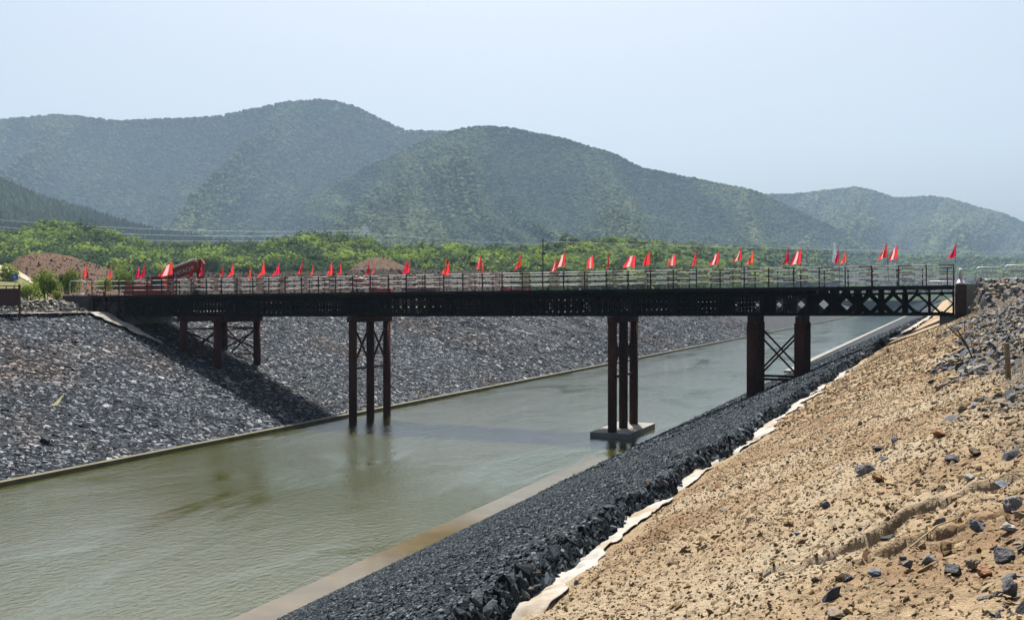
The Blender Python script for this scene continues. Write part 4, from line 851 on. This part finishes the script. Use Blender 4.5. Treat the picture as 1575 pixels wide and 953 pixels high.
# ---------------------------------------------------------------- machines beyond the bridge
def excavator(px, Zd, py_ground, rz, sc, paint, label, lettering=None):
    x, y = ground_pt(px, Zd); e = empty('excavator', (x, y, z_of(py_ground, Zd)), rz); e.scale = (sc, sc, sc); tag(e, label, 'excavator')
    for s in (-1, 1):
        MB().prism([(-1.9, .25), (-1.7, 0), (1.7, 0), (1.95, .25), (1.95, .6), (1.7, .85), (-1.7, .85), (-1.95, .6)], s * 1.05 - .28, s * 1.05 + .28).build('track', M_BLACK, e)
    MB().tube([(0, 0, .7), (0, 0, 1.0)], .7, 16).build('turntable', M_DARKMET, e)
    MB().prism([(-2.4, 1.05), (-2.6, 1.4), (-2.55, 2.1), (-2.2, 2.2), (-1.3, 2.2), (-1.3, 1.05)], -1.25, 1.25).build('counterweight', paint, e)
    MB().box(-1.295, 1.5, .25, 1.25, 1.02, 1.95).box(-1.295, .2, -1.25, .245, 1.02, 1.9).build('body', paint, e)
    cabo = MB().prism([(.25, 1.02), (1.7, 1.02), (1.8, 1.7), (1.45, 2.85), (.3, 2.85)], -1.25, -.3).build('cab', paint, e)
    MB().prism([(.4, 1.75), (1.6, 1.75), (1.35, 2.65), (.45, 2.65)], -1.262, -1.252).build('window', M_GLASS, cabo); MB().prism([(.4, 1.75), (1.6, 1.75), (1.35, 2.65), (.45, 2.65)], -.298, -.288).build('window', M_GLASS, cabo)
    MB().prism([(.8, 1.5), (1.3, 1.2), (2.2, 2.55), (4.4, 3.2), (4.7, 3.6), (4.6, 4.2), (4.3, 4.25), (2.0, 3.55), (1.2, 2.6)], -.22, .22).build('boom', paint, e)
    MB().prism([(4.25, 4.3), (4.75, 4.45), (5.05, 4.0), (4.75, 1.7), (4.45, 1.7), (4.2, 3.7)], .225, .6).build('arm', paint, e)
    MB().prism([(4.3, 1.7), (4.9, 1.7), (5.0, 1.1), (4.5, .6), (3.8, .75), (4.0, 1.0), (4.3, 1.1)], -.5, .65).build('bucket', M_DARKMET, e)
    MB().tube([(1.5, -.3, 1.3), (2.4, -.3, 2.7)], .09, 8).build('ram', M_GALV, e); MB().tube([(2.2, 0, 3.75), (4.3, .1, 4.45)], .09, 8).build('ram', M_GALV, e)
    if lettering:
        cu = bpy.data.curves.new('lettering', 'FONT'); cu.body = lettering; cu.size = .55; cu.extrude = .01
        to = bpy.data.objects.new('lettering', cu); COL.objects.link(to); bpy.context.view_layer.update()
        me = bpy.data.meshes.new_from_object(to); bpy.data.objects.remove(to); me.materials.append(M_WHITE)
        t = link('lettering', me, e, (2.25, -.24, 2.85)); t.rotation_euler = (R(90), R(-16), 0)
    return e
excavator(240, 97, 470, R(8), 1.0, M_ORANGE, 'orange tracked excavator with raised boom behind the left rails', 'HITACHI')
excavator(582, 172, 461, R(200), 0.92, M_REDP, 'orange red excavator behind the rails near the middle left')
def truck(px, Zd, py, rz, label, paint):
    x, y = ground_pt(px, Zd); e = empty('dump_truck', (x, y, z_of(py, Zd)), rz); tag(e, label, 'truck')
    MB().box(-3.4, 3.2, -.5, .5, .75, 1.0).build('chassis', M_DARKMET, e)
    MB().prism([(-3.4, 1.05), (1.3, 1.05), (1.3, 2.3), (-3.6, 2.3)], -1.2, 1.2).build('tipper_body', paint, e)
    cb_ = MB().prism([(1.5, .8), (3.3, .8), (3.3, 1.8), (3.0, 2.7), (1.5, 2.7)], -1.15, 1.15).build('cab', paint, e)
    MB().prism([(2.0, 1.75), (3.1, 1.75), (2.9, 2.5), (2.0, 2.5)], -1.165, -1.152).build('window', M_GLASS, cb_)
    for x_ in (2.4, -1.2, -2.5):
        for s in (-1, 1): MB().tube([(x_, s * 1.0 - .15, .5), (x_, s * 1.0 + .15, .5)], .5, 16).build('wheel', M_BLACK, e)
truck(645, 192, 462, R(190), 'dark maroon tipper truck behind the rails left of centre', simple('maroon_truck_paint', (0.12, 0.02, 0.02), (0.16, 0.03, 0.03), 1, .5))
truck(792, 225, 460, R(172), 'red tipper truck behind the rails at the centre', M_REDP)

# ---------------------------------------------------------------- pylons, pole, wires
M_PYL = mat_new('pale_pylon_steel', 0.6, (0.8, 0.82, 0.84), 0.3)
def pylon(px, Zd, pyt, pyb, label, arms=3, r=.16):
    x, y = ground_pt(px, Zd); zt = z_of(pyt, Zd); zb = z_of(pyb, Zd); h = zt - zb; e = empty('electricity_pylon', (x, y, zb), R(30)); tag(e, label, 'pylon')
    b_ = h * .1; m = MB(); lv = [0, .2, .38, .54, .68, .80, .9, 1.0]; ww = [b_ * (1 - .88 * t) for t in lv]
    for sx_, sy in ((1, 1), (1, -1), (-1, -1), (-1, 1)):
        m.bar((sx_ * b_, sy * b_, 0), (sx_ * ww[-1], sy * ww[-1], h), r)
    m.build('leg', M_PYL, e); br = MB()
    cs = ((1, 1), (1, -1), (-1, -1), (-1, 1))
    for i in range(7):
        for k in range(4):
            a, b2 = cs[k], cs[(k + 1) % 4]; w0, w1 = ww[i], ww[i + 1]; z0, z1 = lv[i] * h, lv[i + 1] * h
            br.bar((a[0] * w0, a[1] * w0, z0), (b2[0] * w1, b2[1] * w1, z1), r * .7); br.bar((b2[0] * w0, b2[1] * w0, z0), (a[0] * w1, a[1] * w1, z1), r * .7)
    br.build('lattice', M_PYL, e)
    for i in range(arms):
        z = h * (.98 - .1 * i); s = h * (.10 + .02 * i); MB().bar((-s, 0, z), (s, 0, z), r).bar((-s, 0, z), (0, 0, z + .05 * h), r * .7).bar((s, 0, z), (0, 0, z + .05 * h), r * .7).build('cross_arm', M_PYL, e)
    return e
pylon(560.5, 700, 350, 404, 'pale lattice pylon above the low wood, left of centre', 3, .5)
pylon(1283.5, 1000, 374, 404, 'tiny far lattice pylon on the right, above the bridge rail', 2, .3)
x, y = ground_pt(835, 235); z1 = z_of(367, 235)
e = empty('utility_pole', (x, y, 8.4)); tag(e, 'thin dark utility pole rising behind the bridge centre', 'pole')
MB().tube([(0, 0, -1), (0, 0, z1 - 8.4)], [.2, .13], 8).build('pole', M_STICK, e); MB().bar((-1.0, 0, z1 - 9.0), (1.0, 0, z1 - 9.0), .14).build('cross_arm', M_STICK, e)
MB().box(-.1, .55, -.3, .3, z1 - 8.4 - 3.8, z1 - 8.4 - 3.1).build('transformer', M_DARKMET, e)
M_WIRE = mat_new('power_line_metal', 0.4, (0.38, 0.40, 0.42), 0.5)
def wire(a, b, sag, label, r=.06):
    pa = Vector((*ground_pt(a[0], a[2]), z_of(a[1], a[2]))); pb_ = Vector((*ground_pt(b[0], b[2]), z_of(b[1], b[2]))); pts = []
    for i in range(25):
        t = i / 24; p = pa.lerp(pb_, t); p.z -= sag * 4 * t * (1 - t); pts.append(p)
    tag(MB().tube(pts, r, 4).build('power_line', M_WIRE), label, 'power line')
wire((-700, 250, 520), (560, 354, 700), 12, 'topmost power line crossing the lower left mountain')
wire((-700, 262, 520), (560, 359, 700), 13, 'second power line from the top, lower left mountain')
wire((-700, 283, 520), (560, 366, 700), 12, 'third power line from the top, lower left mountain')
wire((560, 359, 700), (1283, 378, 1000), 6, 'thin power line between the two pylons')
wire((835, 371, 235), (1800, 384, 420), 1.5, 'power line running right from the utility pole', .035)

# ---------------------------------------------------------------- small things on the banks
def on_left(px, py): return at_plane(px, py, ZL + XL0 * SL, -SL)
M_YEL = simple('pale_yellow_plastic', (0.62, 0.62, 0.28), (0.72, 0.70, 0.36), 3, .5)
x, y, z = on_left(84, 628)
o = MB().prism([(-.30, 0), (-.12, .12), (.30, .82), (.12, .10), (.0, .04)], -.01, .01).build('plastic_scrap', M_YEL, None, False, (x, y, z + .15)); o.rotation_euler = (R(-38), 0, R(30)); o.scale = (1.35, 1.35, 1.2); tag(o, 'pale yellow pointed plastic scrap lying on the far bank', 'scrap')
x, y, z = on_left(68, 683)
blk = rock_mesh_fine('black_bundle', 900, M_BLACK, .8); o = link('black_bundle', blk, None, (x, y, z + .2)); o.scale = (.7, .7, .75); tag(o, 'black lump on the far bank, near the left edge', 'bundle')
def on_r(px, py):
    x, y, z = at_plane(px, py, 8.4, SR)
    for _ in range(6):
        zz = float(z_right(x, y)); v = (HOR - py) / F_PX; Zc = (zz - EYE) / v if abs(v) > 1e-6 else 50; x, y = ground_pt(px, Zc)
    return float(x), float(y), float(z_right(x, y))
def stake(p0, p1t, h, label, r=.03, mat=None, lean=(0, 0)):
    x, y, z = on_r(*p0); o = MB().tube([(0, 0, -.15), (lean[0] * .5, lean[1] * .5, h * .5), (lean[0], lean[1], h)], [r, r * .95, r * .85], 7).build('stake', mat or M_STICK, None, False, (x, y, z)); tag(o, label, 'stake')
stake((1552, 585), None, .60, 'upright weathered post among grey rubble at the right edge', .045, M_BAMBOO, (-.03, 0))
stake((1484, 511), None, .35, 'short thin stake in sand below the abutment', .02)
stake((1499, 545), None, .60, 'left one of two crossed leaning stakes on the sand', .022, M_STICK, (-.62, .1))
stake((1501, 545), None, .68, 'right one of two crossed leaning stakes on the sand', .022, M_STICK, (-.40, .2))
a = on_r(1402, 854); b = on_r(1480, 806)
tag(MB().tube([(a[0], a[1], a[2] + .03), ((a[0] + b[0]) / 2, (a[1] + b[1]) / 2, (a[2] + b[2]) / 2 + .08), (b[0], b[1], b[2] + .05)], [.007, .006, .004], 6).build('bamboo_stick', M_BAMBOO), 'thin pale stick lying on sand at the lower right', 'stick')
x, y, z = on_r(1196, 464 + 30)
# named loose rocks
def rockmat(nm, c1, c2): return simple(nm, c1, c2, 5, .8, .3, .7, .03)
RM = {'blue': rockmat('blue_grey_rock', (0.09, 0.11, 0.14), (0.19, 0.22, 0.26)), 'dark': rockmat('dark_rock', (0.035, 0.04, 0.05), (0.09, 0.09, 0.10)), 'pale': rockmat('pale_rock', (0.34, 0.34, 0.33), (0.52, 0.51, 0.48)),
      'orange': rockmat('rusty_orange_rock', (0.20, 0.09, 0.04), (0.36, 0.19, 0.09)), 'brown': rockmat('brown_rock', (0.12, 0.09, 0.06), (0.22, 0.17, 0.12)), 'grey': rockmat('mid_grey_rock', (0.12, 0.12, 0.12), (0.25, 0.25, 0.25))}
ROCKS = [(1330, 722, 36, 26, 'grey', 'grey rounded rock alone in the upper middle of the sand'), (1352, 737, 22, 16, 'orange', 'rusty brown rock touching the grey rock in the sand'),
 (1508, 806, 34, 26, 'blue', 'blue grey angular block right of the pale stick'), (1560, 778, 38, 34, 'grey', 'big grey boulder at the right edge above the pale slabs'),
 (1555, 812, 34, 16, 'pale', 'pale flat slab at the right edge'), (1520, 877, 30, 26, 'orange', 'orange brown wedge shaped rock near the right corner'),
 (1556, 912, 32, 38, 'dark', 'tall dark blue rock in the bottom right corner'), (1468, 870, 34, 22, 'dark', 'dark brown block left of the orange wedge rock'),
 (1500, 862, 30, 26, 'brown', 'brown rock behind the orange wedge rock'), (1545, 850, 44, 26, 'dark', 'large dark shaded rock at the right edge below the pale slab'),
 (1303, 891, 26, 16, 'dark', 'dark blue rock, leftmost of the row on the lower sand'), (1347, 881, 25, 14, 'blue', 'flat blue rock, second of the row on the lower sand'),
 (1399, 872, 22, 22, 'blue', 'upright blue grey rock, third of the row on the lower sand'), (1432, 862, 32, 22, 'grey', 'grey two pointed rock, fourth of the row on the lower sand'),
 (1390, 858, 14, 14, 'grey', 'small grey rock just above the upright blue rock'), (1270, 778, 21, 12, 'blue', 'single blue grey stone in the middle of the sand'),
 (1228, 821, 13, 10, 'blue', 'little blue stone below the left end of the eroded ledge'), (1293, 944, 50, 18, 'brown', 'flat brown slab cut by the lower edge'),
 (1257, 891, 22, 13, 'brown', 'brown stone at the left end of the lower rock row'), (1360, 705, 17, 9, 'grey', 'flat grey slab above the rusty rock'),
 (1290, 718, 13, 8, 'pale', 'small white stone left of the grey rounded rock'), (1492, 735, 18, 14, 'pale', 'pale stone at the upper end of the long ledge'),
 (1467, 715, 30, 16, 'dark', 'dark flat block near the scree, above the long ledge'), (1498, 700, 24, 16, 'brown', 'brown block in the scree at the right'),
 (1544, 732, 34, 16, 'blue', 'long blue slab in the scree at the right edge'), (1375, 678, 20, 10, 'blue', 'blue grey slab high on the sand'),
 (1446, 668, 26, 14, 'orange', 'brown orange rock pair high on the sand near the scree'), (1352, 690, 22, 12, 'dark', 'dark stone pair high on the sand'),
 (1434, 587, 15, 9, 'dark', 'dark stone halfway up the sand below the leaning stakes'), (1439, 536, 9, 8, 'dark', 'small dark stone left of the leaning stakes'),
 (1470, 553, 14, 9, 'grey', 'grey stone just below the leaning stakes'), (1105, 747, 15, 10, 'orange', 'orange brown stone just right of the white cloth'),
 (1070, 762, 5, 4, 'brown', 'tiny brown stone on the edge of the white cloth'), (1195, 741, 9, 6, 'brown', 'small brown stone in the left part of the sand'),
 (912, 848, 20, 15, 'orange', 'rusty orange rock at the fold of the white cloth'), (887, 896, 15, 11, 'blue', 'grey blue stone resting on the end of the cloth'),
 (1215, 805, 20, 9, 'orange', 'reddish stone left of the single blue grey stone')]
for i, (px, py, wpx, hpx, cl, lb) in enumerate(ROCKS):
    x, y, z = on_r(px, py + hpx * .3); Zc = y * cy_ - x * sy_; wm = wpx / F_PX * Zc * 1.05; hm = hpx / F_PX * Zc * 1.15
    o = link('rock', rock_mesh_fine('rock', 700 + i, RM[cl], 1.0), None, (x, y, z + hm * .28)); o.scale = (wm, wm * .9, hm); o.rotation_euler = (R(random.uniform(-12, 12)), R(random.uniform(-12, 12)), R(random.uniform(0, 360))); tag(o, lb, 'rock')

# ---------------------------------------------------------------- haze
hz = MB().box(-5900, 5900, -110, 6000, -3.5, 900).build('haze', None)
mh = bpy.data.materials.new('haze_air'); mh.use_nodes = True; mh.node_tree.nodes.clear()
vo = mh.node_tree.nodes.new('ShaderNodeVolumePrincipled'); oo = mh.node_tree.nodes.new('ShaderNodeOutputMaterial')
vo.inputs['Density'].default_value = 0.000115; vo.inputs['Color'].default_value = (0.52, 0.75, 1.0, 1); vo.inputs['Anisotropy'].default_value = 0.0
mh.node_tree.links.new(vo.outputs[0], oo.inputs['Volume']); hz.data.materials.append(mh); tag(hz, 'thin blue haze filling the valley', 'haze', None, 'stuff')
